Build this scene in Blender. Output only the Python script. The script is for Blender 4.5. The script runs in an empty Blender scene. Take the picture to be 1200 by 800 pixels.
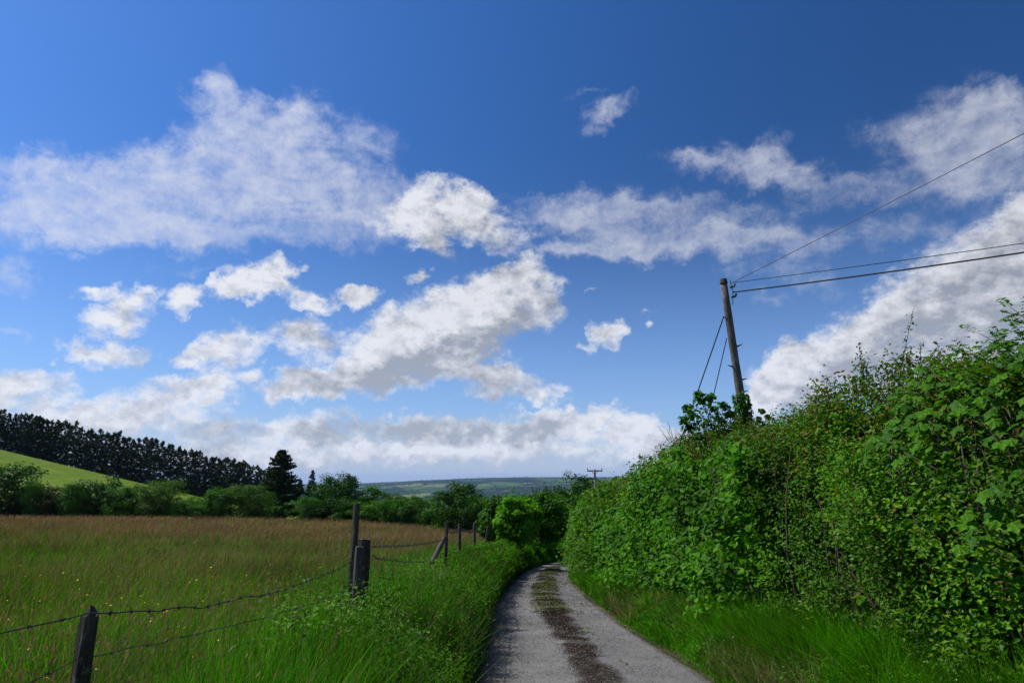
import bpy, bmesh, math, random
import numpy as np
from mathutils import Vector, Matrix

R = math.radians
sc = bpy.context.scene
col = sc.collection
rng = np.random.default_rng(7)
random.seed(7)

# ------------------------------------------------------------------ camera
FPX = 811.0                        # focal length in pixels of a 1200 px wide picture
PITCH = math.atan(161.0 / FPX)
EYE = 1.65
cam_data = bpy.data.cameras.new('camera')
cam_data.sensor_width = 36.0
cam_data.lens = FPX / 1200 * 36
cam_data.clip_start = 0.05
cam_data.clip_end = 60000
cam = bpy.data.objects.new('camera', cam_data)
cam.location = (0, 0, EYE)
cam.rotation_euler = (R(90) + PITCH, 0, 0)
col.objects.link(cam)
sc.camera = cam

def ray(px, py):
    """world direction of a point of the 1200x800 photograph"""
    a, b = (px - 600) / FPX, (400 - py) / FPX
    d = Vector((a, math.cos(PITCH) - b * math.sin(PITCH), math.sin(PITCH) + b * math.cos(PITCH)))
    return d

def at(px, py, y):
    d = ray(px, py)
    return Vector((0, 0, EYE)) + d * (y / d.y)

def azel(px, py):
    d = ray(px, py).normalized()
    return math.degrees(math.atan2(d.x, d.y)), math.degrees(math.asin(d.z))

# ------------------------------------------------------------------ sun and sky
SUN_AZ, SUN_EL = -80.0, 51.0       # degrees from the view direction (+y), clockwise positive
sun_dir = Vector((math.sin(R(SUN_AZ)) * math.cos(R(SUN_EL)), math.cos(R(SUN_AZ)) * math.cos(R(SUN_EL)), math.sin(R(SUN_EL))))
sl = bpy.data.lights.new('sun', 'SUN')
sl.energy = 5.0
sl.angle = R(0.53)
sl.color = (1.0, 0.95, 0.86)
so = bpy.data.objects.new('sun', sl)
so.rotation_euler = sun_dir.to_track_quat('Z', 'Y').to_euler()
so.location = (-30, 10, 40)
col.objects.link(so)

sc.view_settings.view_transform = 'Standard'
sc.view_settings.look = 'None'
sc.view_settings.exposure = EXPOSURE = 0.20
sc.view_settings.gamma = 1.0

class NT:
    """small helper that writes node trees"""
    def __init__(self, tree):
        self.t = tree
        self.l = tree.links
    def n(self, kind, **kw):
        nd = self.t.nodes.new(kind)
        for k, v in kw.items():
            setattr(nd, k, v)
        return nd
    def set(self, sock, v):
        if isinstance(v, bpy.types.NodeSocket):
            self.l.new(v, sock)
        elif v is not None:
            sock.default_value = v
    def m(self, op, a, b=None, c=None, clamp=False):
        nd = self.n('ShaderNodeMath', operation=op, use_clamp=clamp)
        self.set(nd.inputs[0], a)
        if b is not None: self.set(nd.inputs[1], b)
        if c is not None: self.set(nd.inputs[2], c)
        return nd.outputs[0]
    def v(self, op, a, b=None, scale=None):
        nd = self.n('ShaderNodeVectorMath', operation=op)
        self.set(nd.inputs[0], a)
        if b is not None: self.set(nd.inputs[1], b)
        if scale is not None: self.set(nd.inputs['Scale'], scale)
        return nd.outputs['Value'] if op in ('LENGTH', 'DOT_PRODUCT', 'DISTANCE') else nd.outputs[0]
    def xyz(self, a):
        nd = self.n('ShaderNodeSeparateXYZ')
        self.set(nd.inputs[0], a)
        return nd.outputs
    def comb(self, x, y, z):
        nd = self.n('ShaderNodeCombineXYZ')
        for i, q in enumerate((x, y, z)): self.set(nd.inputs[i], q)
        return nd.outputs[0]
    def noise(self, vec, scale, detail=3, rough=0.5, dist=0.0, colour=False, dims='3D'):
        nd = self.n('ShaderNodeTexNoise', noise_dimensions=dims)
        self.set(nd.inputs['Vector'], vec)
        self.set(nd.inputs['Scale'], scale)
        nd.inputs['Detail'].default_value = detail
        nd.inputs['Roughness'].default_value = rough
        nd.inputs['Distortion'].default_value = dist
        return nd.outputs['Color'] if colour else nd.outputs[0]
    def step(self, x, lo, hi, a=0.0, b=1.0, smooth=True):
        nd = self.n('ShaderNodeMapRange', interpolation_type='SMOOTHSTEP' if smooth else 'LINEAR')
        self.set(nd.inputs[0], x)
        for i, q in enumerate((lo, hi, a, b)): self.set(nd.inputs[i + 1], q)
        return nd.outputs[0]
    def mix(self, f, a, b, mode='MIX'):
        nd = self.n('ShaderNodeMix', data_type='RGBA', blend_type=mode)
        self.set(nd.inputs[0], f)
        for sk, q in ((nd.inputs[6], a), (nd.inputs[7], b)):
            if isinstance(q, (tuple, list)) and len(q) == 3: q = (*q, 1)
            self.set(sk, q)
        return nd.outputs[2]

world = bpy.data.worlds.new('World')
sc.world = world
world.use_nodes = True
world.cycles.sampling_method = 'MANUAL'
world.cycles.sample_map_resolution = 512
wt = world.node_tree
wt.nodes.clear()
W = NT(wt)
tc = W.n('ShaderNodeTexCoord').outputs['Generated']
D = W.v('NORMALIZE', tc)
dx, dy, dz = W.xyz(D)
sky = W.n('ShaderNodeTexSky', sky_type='NISHITA', sun_disc=False)
sky.sun_elevation = R(SUN_EL)
sky.sun_rotation = R(SUN_AZ)
sky.altitude = 150
sky.air_density = 1.0
sky.dust_density = 0.6
sky.ozone_density = 2.2
# the deep blue of a polarised sky: darkest at right angles to the sun
cosg = W.v('DOT_PRODUCT', D, tuple(sun_dir))
sin2 = W.m('SUBTRACT', 1.0, W.m('MULTIPLY', cosg, cosg))
pol = W.m('SUBTRACT', 1.0, W.m('MULTIPLY', W.m('POWER', sin2, 2.0), 0.47))
elev = W.m('MULTIPLY', W.m('ARCSINE', dz), 180 / math.pi)
azim = W.m('MULTIPLY', W.m('ARCTAN2', dx, dy), 180 / math.pi)
pol = W.m('MULTIPLY_ADD', W.m('SUBTRACT', 1.0, pol), W.m('MULTIPLY', W.step(elev, 0.0, 22.0), -1.0), 1.0)
blue = W.mix(1.0, sky.outputs[0], (1.03, 1.32, 1.87), 'MULTIPLY')
hs = W.n('ShaderNodeHueSaturation')
hs.inputs['Saturation'].default_value = 1.12
W.set(hs.inputs['Color'], blue)
blue = W.v('SCALE', hs.outputs[0], scale=pol)
# white haze low over the land
lowhaze = W.m('POWER', W.m('SUBTRACT', 1.0, W.m('MINIMUM', W.m('MAXIMUM', W.m('DIVIDE', elev, 28.0), 0.0), 1.0)), 2.2)
blue = W.mix(W.m('MULTIPLY', lowhaze, 0.66), blue, (4.6, 6.2, 9.4))
blue = W.mix(W.step(elev, -0.5, 6.0, 0.62, 0.0), blue, (6.0, 6.9, 8.9))

# clouds ---------------------------------------------------------------
# x, y, half width, half height, turn, weight  (photograph pixels, turned into bearings and elevations below)
CUMULUS = [
 (500,250,75,42,-5,1.0),(560,262,75,34,10,1.0),(540,228,60,22,12,.8),(512,290,26,20,40,.9),(470,245,40,34,0,.8),
 (520,375,130,52,-22,1.15),(450,402,80,44,-20,1.0),(520,424,100,34,-6,1.0),(600,360,66,48,-15,1.0),(395,446,95,26,-3,1.2),(604,316,44,20,-15,1.0),(470,438,110,30,-3,1.0),(640,345,26,30,0,.8),(350,455,60,18,0,.9),(560,405,60,25,-15,.6),
 (305,328,56,26,-18,1.15),(350,345,46,18,15,.9),(272,343,34,12,0,.9),(378,358,24,10,0,.8),(335,315,20,12,0,.6),(420,347,22,12,-10,.8),(490,322,16,9,0,.8),
 (142,368,54,36,-5,1.15),(130,418,62,22,0,1.0),(100,412,34,14,0,.6),(215,350,24,18,-40,1.0),(105,340,26,8,0,.8),(160,345,30,14,0,.6),
 (355,398,52,32,-8,1.15),(270,405,65,30,-22,1.05),(235,420,40,17,0,.8),(295,438,24,11,0,.8),
 (708,392,22,16,10,1.0),(690,410,13,7,0,.6),(765,370,14,6,0,.6),(697,341,10,5,0,.5),
 (30,448,80,24,0,1.0),(40,478,100,26,0,1.0),(8,455,40,26,0,.6),
 (180,475,130,36,-10,1.0),(262,505,80,34,0,.9),(240,450,60,20,-15,.9),(120,505,110,28,0,.9),
 (360,500,75,26,-5,1.1),(590,452,60,26,0,.9),(640,465,28,10,10,.8),(575,440,30,14,0,.7),(655,453,16,8,0,.5),
 (500,512,200,28,-2,1.0),(610,500,110,24,-3,1.0),(470,496,60,14,-4,.9),(690,488,30,14,-20,1.0),(740,500,60,20,0,.9),(655,490,40,16,0,.7),(775,512,34,14,0,.9),
 (400,536,260,20,0,.85),(640,526,200,22,0,.85),(200,540,220,20,0,.8),(780,530,60,16,0,.6),
 (1140,370,150,64,-8,1.25),(1020,398,120,48,-14,1.2),(1100,400,190,66,-12,1.25),(1195,315,80,84,-20,1.2),(930,425,64,30,-20,1.0),(900,458,48,20,0,1.0),(1060,345,60,44,-30,.8),(960,440,110,40,0,1.2),
 (1198,240,40,40,0,.9),(1140,305,80,44,-25,.9),(545,345,50,20,-20,.7),(420,345,30,12,0,.6),(575,465,50,12,0,.6),(735,505,50,10,0,.6),(85,500,40,12,0,.5),(905,475,60,30,0,.8),(1090,440,180,50,0,1.1)]
CIRRUS = [
 (60,238,150,58,6,1.0),(48,190,58,28,-20,.9),(190,235,160,66,0,1.0),(268,140,46,64,-35,1.0),(300,195,110,88,15,1.0),(385,195,110,74,20,.8),
 (420,245,130,58,5,.8),(200,278,300,24,2,.8),(350,130,44,36,-30,.6),(255,100,26,20,0,.6),(440,160,40,34,0,.4),(15,320,40,38,-20,.9),(10,392,34,8,0,.6),(90,302,28,6,5,.6),
 (180,190,80,34,-20,.6),(225,318,90,8,5,.35),
 (745,248,140,30,0,.95),(770,288,180,22,-3,1.0),(670,292,90,13,2,.9),(880,275,110,26,5,.7),(650,255,70,26,10,.6),(720,270,60,24,10,.6),
 (870,193,110,30,4,.85),(960,214,110,26,8,.7),(812,185,40,15,0,.5),(900,172,40,18,-30,.5),(940,245,120,18,-6,.4),(930,300,80,30,0,.45),
 (1090,150,110,52,-12,.9),(1165,165,110,66,0,.9),(1120,215,130,44,-5,.7),(1180,120,60,30,0,.6),(1130,280,110,34,0,.5),(1040,270,80,22,0,.45),(960,330,60,20,10,.4),(900,350,46,12,0,.5),(870,310,40,30,0,.4),
 (711,131,32,18,-22,.95),(686,108,26,8,-15,.5),
 (700,235,250,10,2,.3)]
el0 = 14.0
def blobs(P, spec, k=1.0):
    acc = None
    for (x, y, rx, ry, rot, w) in spec:
        if rx < 36: rx, ry, w = rx * 1.2, ry * 1.2, w * 1.12
        a0, e0 = azel(x, y)
        a1, e1 = azel(x + rx * .5, y); a2, e2 = azel(x - rx * .5, y)
        b1, f1 = azel(x, y - ry * .5); b2, f2 = azel(x, y + ry * .5)
        sx = math.hypot(a1 - a2, e1 - e2); sy = math.hypot(b1 - b2, f1 - f2)
        tilt = math.atan2(e1 - e2, a1 - a2)
        mp = W.n('ShaderNodeMapping', vector_type='TEXTURE')
        W.set(mp.inputs[0], P)
        mp.inputs['Location'].default_value = (a0, e0, 0)
        mp.inputs['Rotation'].default_value = (0, 0, tilt - R(rot))
        mp.inputs['Scale'].default_value = (sx * k, sy * k, 1)
        g = W.n('ShaderNodeTexGradient', gradient_type='SPHERICAL')
        W.set(g.inputs[0], mp.outputs[0])
        acc = W.m('MULTIPLY', g.outputs['Fac'], w) if acc is None else W.m('MULTIPLY_ADD', g.outputs['Fac'], w, acc)
    return acc

S2D = W.comb(azim, elev, 0.0)
# billowing outline: bearings shifted by fractal noise
n1 = W.noise(D, 22.0, 5, 0.60, colour=True)
warp = W.v('MULTIPLY', W.v('SUBTRACT', n1, (.5, .5, .5)), (5.2, 3.9, 0.0))
Pc = W.v('ADD', S2D, warp)
Csum = blobs(Pc, CUMULUS, 1.0)
Wsum = blobs(W.v('ADD', S2D, W.v('SCALE', warp, scale=1.1)), CIRRUS, 1.1)
# everywhere else in the sky: broken cloud of the same kinds
front = W.m('MULTIPLY', W.step(W.m('ABSOLUTE', azim), 38.0, 48.0, 1.0, 0.0), W.step(elev, 44.0, 52.0, 1.0, 0.0))
other = W.m('SUBTRACT', 1.0, front)
gen = W.step(W.noise(W.v('MULTIPLY', D, (1, 1, 2.2)), 3.2, 3, 0.5), 0.50, 0.66)
Csum = W.m('MULTIPLY_ADD', W.m('MULTIPLY', gen, other), 0.75, Csum)
Lsum = blobs(W.v('ADD', Pc, (-2.2, 3.4, 0)), [b for b in CUMULUS if b[2] >= 44], 1.25)
Lsum = W.m('MINIMUM', Lsum, 1.1)
Csum = W.m('MINIMUM', Csum, 1.0)
Wsum = W.m('MINIMUM', Wsum, 0.95)
# detail
puff = W.noise(W.v('MULTIPLY', D, (1, 1, 1.5)), 44.0, 8, 0.66)
light_shift = W.v('ADD', W.v('MULTIPLY', D, (1, 1, 1.5)), (-0.010, 0.0, 0.016))
puff_l = W.noise(light_shift, 48.0, 3, 0.6)
big = W.noise(W.v('MULTIPLY', D, (1, 1, 1.8)), 13.0, 4, 0.55)
big_l = W.noise(W.v('ADD', W.v('MULTIPLY', D, (1, 1, 1.8)), (-0.02, 0.0, 0.035)), 13.0, 2, 0.55)
f = W.m('ADD', W.m('MULTIPLY', Csum, 1.15), W.m('MULTIPLY', W.m('SUBTRACT', puff, 0.5), 1.75))
f = W.m('ADD', f, W.m('MULTIPLY', W.m('SUBTRACT', big, 0.5), 1.45))
cover = W.step(f, -0.05, 1.12)
cover = W.m('MULTIPLY', cover, W.step(Csum, 0.02, 0.22))
# thin cloud: streaks
rotm = W.n('ShaderNodeMapping')
W.set(rotm.inputs[0], S2D)
rotm.inputs['Rotation'].default_value = (0, 0, R(-32))
rotm.inputs['Scale'].default_value = (0.20, 0.55, 1)
fibre = W.noise(rotm.outputs[0], 1.0, 8, 0.66, 0.6)
fluff = W.noise(D, 30.0, 8, 0.70)
g2 = W.m('ADD', Wsum, W.m('MULTIPLY', W.m('SUBTRACT', fibre, 0.5), 1.1))
g2 = W.m('ADD', g2, W.m('MULTIPLY', W.m('SUBTRACT', fluff, 0.5), 1.5))
thin = W.m('MULTIPLY', W.step(g2, 0.04, 1.62), W.step(Wsum, 0.0, 0.3))
thin = W.m('MULTIPLY', thin, 0.95)
# shading of thick cloud: lit side against the sun, grey in the deep middle and base
sh = W.m('ADD', W.m('MULTIPLY', W.m('SUBTRACT', puff, puff_l), 1.3), W.m('MULTIPLY', W.m('SUBTRACT', big, big_l), 1.3))
thick = W.m('MULTIPLY', W.step(f, 0.35, 1.5), 0.25)
lit = W.m('SUBTRACT', 1.0, W.m('ADD', thick, W.m('MULTIPLY', W.step(Lsum, 0.25, 1.05), 0.55)))
heavy = blobs(Pc, [(1120,395,190,80,-12,1.5),(1185,320,90,90,0,1.0),(1000,440,120,50,0,.8),(545,412,130,26,-18,.9),(470,445,120,18,-8,.6),(590,508,170,16,-3,.9),(440,512,120,16,0,.8),(230,500,130,22,0,.6),(60,478,110,16,0,.6),(150,392,46,12,0,.5),(140,432,60,8,0,.5)])
lit = W.m('SUBTRACT', lit, W.m('MULTIPLY', W.step(heavy, 0.0, 0.9), 0.52))
lit = W.m('ADD', W.m('MAXIMUM', lit, 0.12), W.m('MULTIPLY', sh, 1.25), clamp=True)
ccol = W.mix(lit, (4.6, 5.1, 6.2), (11.6, 11.9, 12.8))
ccol = W.mix(W.m('MULTIPLY', lowhaze, 0.45), ccol, (5.4, 6.2, 7.9))
polc = W.m('MULTIPLY_ADD', W.m('SUBTRACT', 1.0, pol), -0.6, 1.0)
ccol = W.v('SCALE', ccol, scale=polc)
tcol = W.v('SCALE', W.comb(9.2, 9.7, 11.5), scale=polc)
out = W.mix(thin, blue, tcol)
out = W.mix(cover, out, ccol)
bg = W.n('ShaderNodeBackground')
bg.inputs['Strength'].default_value = 0.0707
W.set(bg.inputs['Color'], out)
wo = W.n('ShaderNodeOutputWorld')
wt.links.new(bg.outputs[0], wo.inputs['Surface'])
sc.cycles.max_bounces = 6
sc.cycles.diffuse_bounces = 3
sc.cycles.transmission_bounces = 4

# ------------------------------------------------------------------ helpers
def tag(o, label=None, cat=None, group=None, kind=None):
    if label: o['label'] = label
    if cat: o['category'] = cat
    if group: o['group'] = group
    if kind: o['kind'] = kind
    return o

def empty(name, loc=(0, 0, 0), rz=0.0):
    o = bpy.data.objects.new(name, None)
    o.location = loc
    o.rotation_euler = (0, 0, rz)
    o.empty_display_size = 0.2
    col.objects.link(o)
    return o

def link(name, me, parent=None, loc=(0, 0, 0)):
    o = bpy.data.objects.new(name, me)
    o.location = loc
    if parent: o.parent = parent
    col.objects.link(o)
    return o

def mesh_np(name, co, faces, mats, smooth=False, fmat=None):
    """co (n,3); faces: array (m,k) of one size, or a list of such arrays"""
    me = bpy.data.meshes.new(name)
    if not isinstance(faces, list): faces = [faces]
    faces = [f for f in faces if len(f)]
    co = np.asarray(co, dtype=np.float32)
    me.vertices.add(len(co))
    me.vertices.foreach_set('co', co.ravel())
    loops = np.concatenate([f.ravel() for f in faces]).astype(np.int32)
    sizes = np.concatenate([np.full(len(f), f.shape[1], dtype=np.int32) for f in faces])
    starts = np.concatenate([[0], np.cumsum(sizes)[:-1]]).astype(np.int32)
    me.loops.add(len(loops)); me.loops.foreach_set('vertex_index', loops)
    me.polygons.add(len(sizes)); me.polygons.foreach_set('loop_start', starts)
    try: me.polygons.foreach_set('loop_total', sizes)
    except Exception: pass
    for m_ in (mats if isinstance(mats, (list, tuple)) else [mats]): me.materials.append(m_)
    if fmat is not None: me.polygons.foreach_set('material_index', np.asarray(fmat, dtype=np.int32))
    me.polygons.foreach_set('use_smooth', np.full(len(sizes), smooth, dtype=bool))
    me.update(calc_edges=True)
    return me

# value noise on arrays
def _h(ix, iy, iz, seed):
    n = (ix * 374761393 + iy * 668265263 + iz * 2147483647 + seed * 974711) & 0xffffffff
    n = ((n ^ (n >> 13)) * 1274126177) & 0xffffffff
    n = n ^ (n >> 16)
    return (n & 0xffff) / 65535.0

def vnoise(x, y, z=0.0, seed=0):
    x, y, z = np.broadcast_arrays(np.asarray(x, float), np.asarray(y, float), np.asarray(z, float))
    ix, iy, iz = np.floor(x).astype(np.int64), np.floor(y).astype(np.int64), np.floor(z).astype(np.int64)
    fx, fy, fz = x - ix, y - iy, z - iz
    fx, fy, fz = (q * q * (3 - 2 * q) for q in (fx, fy, fz))
    r = 0
    for a in (0, 1):
        for b in (0, 1):
            for c in (0, 1):
                w = (fx if a else 1 - fx) * (fy if b else 1 - fy) * (fz if c else 1 - fz)
                r = r + w * _h(ix + a, iy + b, iz + c, seed)
    return r

def fbm(x, y, z=0.0, octv=4, seed=0, gain=0.5):
    s, amp, tot = 0, 1.0, 0.0
    for k in range(octv):
        f = 2.03 ** k
        s = s + amp * vnoise(np.asarray(x) * f, np.asarray(y) * f, np.asarray(z) * f, seed + k * 17)
        tot += amp; amp *= gain
    return s / tot

def sstep(x, a, b):
    t = np.clip((np.asarray(x, float) - a) / (b - a), 0, 1)
    return t * t * (3 - 2 * t)

# ------------------------------------------------------------------ materials
def new_mat(name):
    m = bpy.data.materials.new(name)
    m.use_nodes = True
    m.node_tree.nodes.clear()
    t = NT(m.node_tree)
    out = t.n('ShaderNodeOutputMaterial')
    return m, t, out

def simple(name, colour, rough=0.85, spec=0.25, scale=8, amp=0.35, bump=0.0, metal=0.0, stretch=(1, 1, 1)):
    m, t, out = new_mat(name)
    co = t.n('ShaderNodeTexCoord').outputs['Object']
    n_ = t.noise(t.v('MULTIPLY', co, stretch), scale, 6, 0.62)
    f_ = t.step(n_, 0.3, 0.72, 1 - amp, 1 + amp, smooth=False)
    bs = t.n('ShaderNodeBsdfPrincipled')
    t.set(bs.inputs['Base Color'], t.v('SCALE', tuple(colour), scale=f_))
    bs.inputs['Roughness'].default_value = rough
    bs.inputs['Metallic'].default_value = metal
    bs.inputs['Specular IOR Level'].default_value = spec
    if bump:
        b_ = t.n('ShaderNodeBump')
        b_.inputs['Strength'].default_value = bump
        b_.inputs['Distance'].default_value = 0.01
        t.set(b_.inputs['Height'], n_)
        t.l.new(b_.outputs[0], bs.inputs['Normal'])
    t.l.new(bs.outputs[0], out.inputs[0])
    return m

def leaf_mat(name, colours, gloss=0.28, trans=0.30, patch=0.0, patch_col=(0.1, 0.06, 0.02), patch_scale=0.8, rough=0.42, tscale=(1.5, 1.9, 0.35), tint=(.84, 1.06, .24)):
    """each leaf (mesh island) gets its own tone out of the ramp"""
    m, t, out = new_mat(name)
    rnd = t.n('ShaderNodeNewGeometry').outputs['Random Per Island']
    cr = t.n('ShaderNodeValToRGB')
    el_ = cr.color_ramp.elements
    k = len(colours)
    el_[0].position = 0.0; el_[0].color = (*colours[0], 1)
    el_[1].position = 1.0; el_[1].color = (*colours[-1], 1)
    for i in range(1, k - 1):
        e_ = el_.new(i / (k - 1)); e_.color = (*colours[i], 1)
    t.set(cr.inputs[0], rnd)
    colr = t.v('MULTIPLY', cr.outputs[0], tint)
    obj = t.n('ShaderNodeTexCoord').outputs['Object']
    big_ = t.noise(obj, patch_scale, 3, 0.55)
    colr = t.v('SCALE', colr, scale=t.step(big_, 0.32, 0.68, 0.55, 1.42))
    if patch:
        pm = t.m('MULTIPLY', t.step(t.noise(obj, patch_scale * 1.7, 3, 0.6), 0.5, 0.62), t.step(t.m('FRACT', t.m('MULTIPLY', rnd, 37.0)), 1 - patch - .01, 1 - patch))
        colr = t.mix(pm, colr, patch_col)
    bs = t.n('ShaderNodeBsdfPrincipled')
    t.set(bs.inputs['Base Color'], colr)
    bs.inputs['Roughness'].default_value = rough + .12
    bs.inputs['Specular IOR Level'].default_value = gloss * .38
    tr = t.n('ShaderNodeBsdfTranslucent')
    t.set(tr.inputs['Color'], t.v('MULTIPLY', colr, tscale))
    mx = t.n('ShaderNodeMixShader')
    mx.inputs[0].default_value = trans
    t.l.new(bs.outputs[0], mx.inputs[1]); t.l.new(tr.outputs[0], mx.inputs[2])
    t.l.new(mx.outputs[0], out.inputs[0])
    return m

M = {}
M['grass_lush'] = leaf_mat('grass_lush', [(.016,.085,.006), (.028,.125,.008), (.05,.165,.012), (.09,.19,.022), (.03,.11,.008), (.13,.15,.04)], gloss=.22, trans=.38, patch_scale=1.1)
M['grass_meadow'] = leaf_mat('grass_meadow', [(.034,.085,.014), (.050,.115,.02), (.085,.115,.04), (.038,.10,.016), (.12,.095,.10), (.060,.12,.024)], gloss=.15, trans=.35, patch_scale=.35)
M['grass_seed'] = leaf_mat('grass_seed', [(.165,.10,.068), (.21,.14,.09), (.25,.18,.105), (.15,.083,.058), (.17,.155,.05)], tint=(.95,.95,.85), gloss=.1, trans=.25, patch_scale=.2, tscale=(1.3,1.1,.8))
M['grass_dry'] = leaf_mat('grass_dry', [(.17,.14,.07), (.24,.20,.11), (.14,.12,.05), (.11,.12,.04)], tint=(.85,.85,.75), gloss=.1, trans=.3, tscale=(1.2,1.1,.7))
M['hawthorn'] = leaf_mat('hawthorn_leaves', [(.020,.065,.005), (.045,.115,.008), (.085,.165,.012), (.032,.09,.006), (.12,.18,.016)], gloss=.42, trans=.28, patch=.12, patch_col=(.13,.075,.022), patch_scale=.9)
M['red_shoot'] = leaf_mat('young_shoot_leaves', [(.10,.05,.02), (.13,.075,.025), (.07,.09,.018), (.05,.10,.015)], gloss=.35, trans=.3, tscale=(1.4,1.2,.6))
M['hazel'] = leaf_mat('hazel_leaves', [(.028,.095,.010), (.05,.135,.013), (.085,.185,.018), (.036,.11,.012)], gloss=.3, trans=.34, patch_scale=1.3)
M['maple'] = leaf_mat('sycamore_leaves', [(.035,.12,.012), (.06,.165,.018), (.085,.20,.025), (.04,.13,.012)], gloss=.32, trans=.38, patch_scale=3)
M['bright'] = leaf_mat('bright_shrub_leaves', [(.06,.15,.018), (.09,.20,.022), (.13,.25,.03)], trans=.36)
M['ivy'] = leaf_mat('ivy_leaves', [(.018,.065,.010), (.03,.095,.014), (.045,.12,.018)], gloss=.45, trans=.2)
M['broad_dark'] = leaf_mat('dark_broad_leaves', [(.016,.050,.005), (.026,.074,.007), (.042,.098,.010)], trans=.22, patch_scale=.5)
M['broad_mid'] = leaf_mat('green_broad_leaves', [(.026,.085,.008), (.044,.12,.011), (.07,.155,.014)], trans=.26, patch_scale=.5)
M['broad_light'] = leaf_mat('light_broad_leaves', [(.036,.095,.012), (.058,.13,.016), (.09,.165,.022)], trans=.3, patch_scale=.6)
M['willow'] = leaf_mat('willow_leaves', [(.045,.085,.025), (.065,.115,.035), (.085,.135,.045)], trans=.26, patch_scale=.5)
M['copper'] = leaf_mat('brown_tinged_leaves', [(.045,.04,.016), (.035,.055,.014), (.06,.045,.02)], trans=.2, patch_scale=.5)
M['pine'] = leaf_mat('conifer_needles', [(.012,.024,.012), (.019,.034,.018), (.028,.044,.02)], trans=.08, gloss=.2, patch_scale=.4, rough=.6)
_t = NT(M['pine'].node_tree)
_oi = _t.n('ShaderNodeObjectInfo').outputs['Random']
_bs = [n_ for n_ in M['pine'].node_tree.nodes if n_.type == 'BSDF_PRINCIPLED'][0]
_src = _bs.inputs['Base Color'].links[0].from_socket
_t.set(_bs.inputs['Base Color'], _t.v('SCALE', _src, scale=_t.step(_oi, 0, 1, .7, 1.7, smooth=False)))
M['far_leaf'] = leaf_mat('far_woodland_leaves', [(.016,.045,.012), (.026,.062,.015), (.035,.075,.018)], trans=.1, patch_scale=.01, rough=.7)
M['petal_yellow'] = simple('yellow_petals', (.65, .42, .03), .5)
M['petal_white'] = simple('white_petals', (.7, .68, .55), .6)
M['bark'] = simple('bark', (.075, .06, .045), .9, scale=14, bump=.5, stretch=(1, 1, .25))
M['twig'] = simple('twigs', (.045, .034, .024), .85)
M['pine_bark'] = simple('pine_bark', (.07, .052, .042), .9, scale=6, stretch=(1, 1, .3))

# weathered timber
def timber(name, ca, cb, lichen=0.0):
    m, t, out = new_mat(name)
    co = t.n('ShaderNodeTexCoord').outputs['Object']
    grain = t.noise(t.v('MULTIPLY', co, (1, 1, .07)), 70, 6, .65)
    blot = t.noise(t.v('MULTIPLY', co, (1, 1, .4)), 9, 5, .6)
    c_ = t.mix(t.step(t.m('ADD', t.m('MULTIPLY', grain, .6), t.m('MULTIPLY', blot, .4)), .35, .65), ca, cb)
    if lichen:
        c_ = t.mix(t.m('MULTIPLY', t.step(t.noise(co, 28, 4, .6), .56, .64), lichen), c_, (.20, .21, .13))
    bs = t.n('ShaderNodeBsdfPrincipled')
    t.set(bs.inputs['Base Color'], t.v('SCALE', c_, scale=.72))
    bs.inputs['Roughness'].default_value = .88
    bs.inputs['Specular IOR Level'].default_value = .2
    b_ = t.n('ShaderNodeBump'); b_.inputs['Strength'].default_value = .8; b_.inputs['Distance'].default_value = .006
    t.set(b_.inputs['Height'], grain); t.l.new(b_.outputs[0], bs.inputs['Normal'])
    t.l.new(bs.outputs[0], out.inputs[0])
    return m
M['post_wood'] = timber('weathered_post_wood', (.035, .028, .020), (.12, .10, .078), .6)
M['post_grey'] = timber('grey_post_wood', (.06, .056, .05), (.16, .15, .135), .3)
M['pole_wood'] = timber('utility_pole_wood', (.07, .058, .046), (.27, .24, .205), .0)
M['wire'] = simple('rusty_wire', (.05, .042, .038), .6, .4, metal=.4)
M['cable'] = simple('black_cable', (.012, .012, .013), .5, .4)
M['steel'] = simple('galvanised_steel', (.18, .18, .19), .5, .4, metal=.6)
M['ceramic'] = simple('brown_ceramic', (.09, .05, .035), .3, .5)

# ------------------------------------------------------------------ the lie of the land
def lane_c(y):
    """x of the lane's centre line"""
    y = np.asarray(y, float)
    return np.interp(y, _ly, _lc)

def LW(y):
    """half the lane's width"""
    return 1.40 - .14 * sstep(y, 8, 15) - .20 * sstep(y, 16, 27)
_ky = [-60, 0, 8, 14, 18, 23, 28, 35, 40, 46, 60, 90]
_kc = [1.0, 1.0, 1.0, .87, .85, 1.00, 1.25, 1.95, 2.8, 4.3, 9.2, 22]
_ly = np.arange(-60, 90, .25)
_lc = np.convolve(np.pad(np.interp(_ly, _ky, _kc), 8, mode='edge'), np.hanning(17) / np.hanning(17).sum(), 'valid')
def lane_z(y):
    y = np.asarray(y, float)
    return np.where(y > 45, -0.075 * 45 - 0.055 * (y - 45), -0.075 * y)

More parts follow.
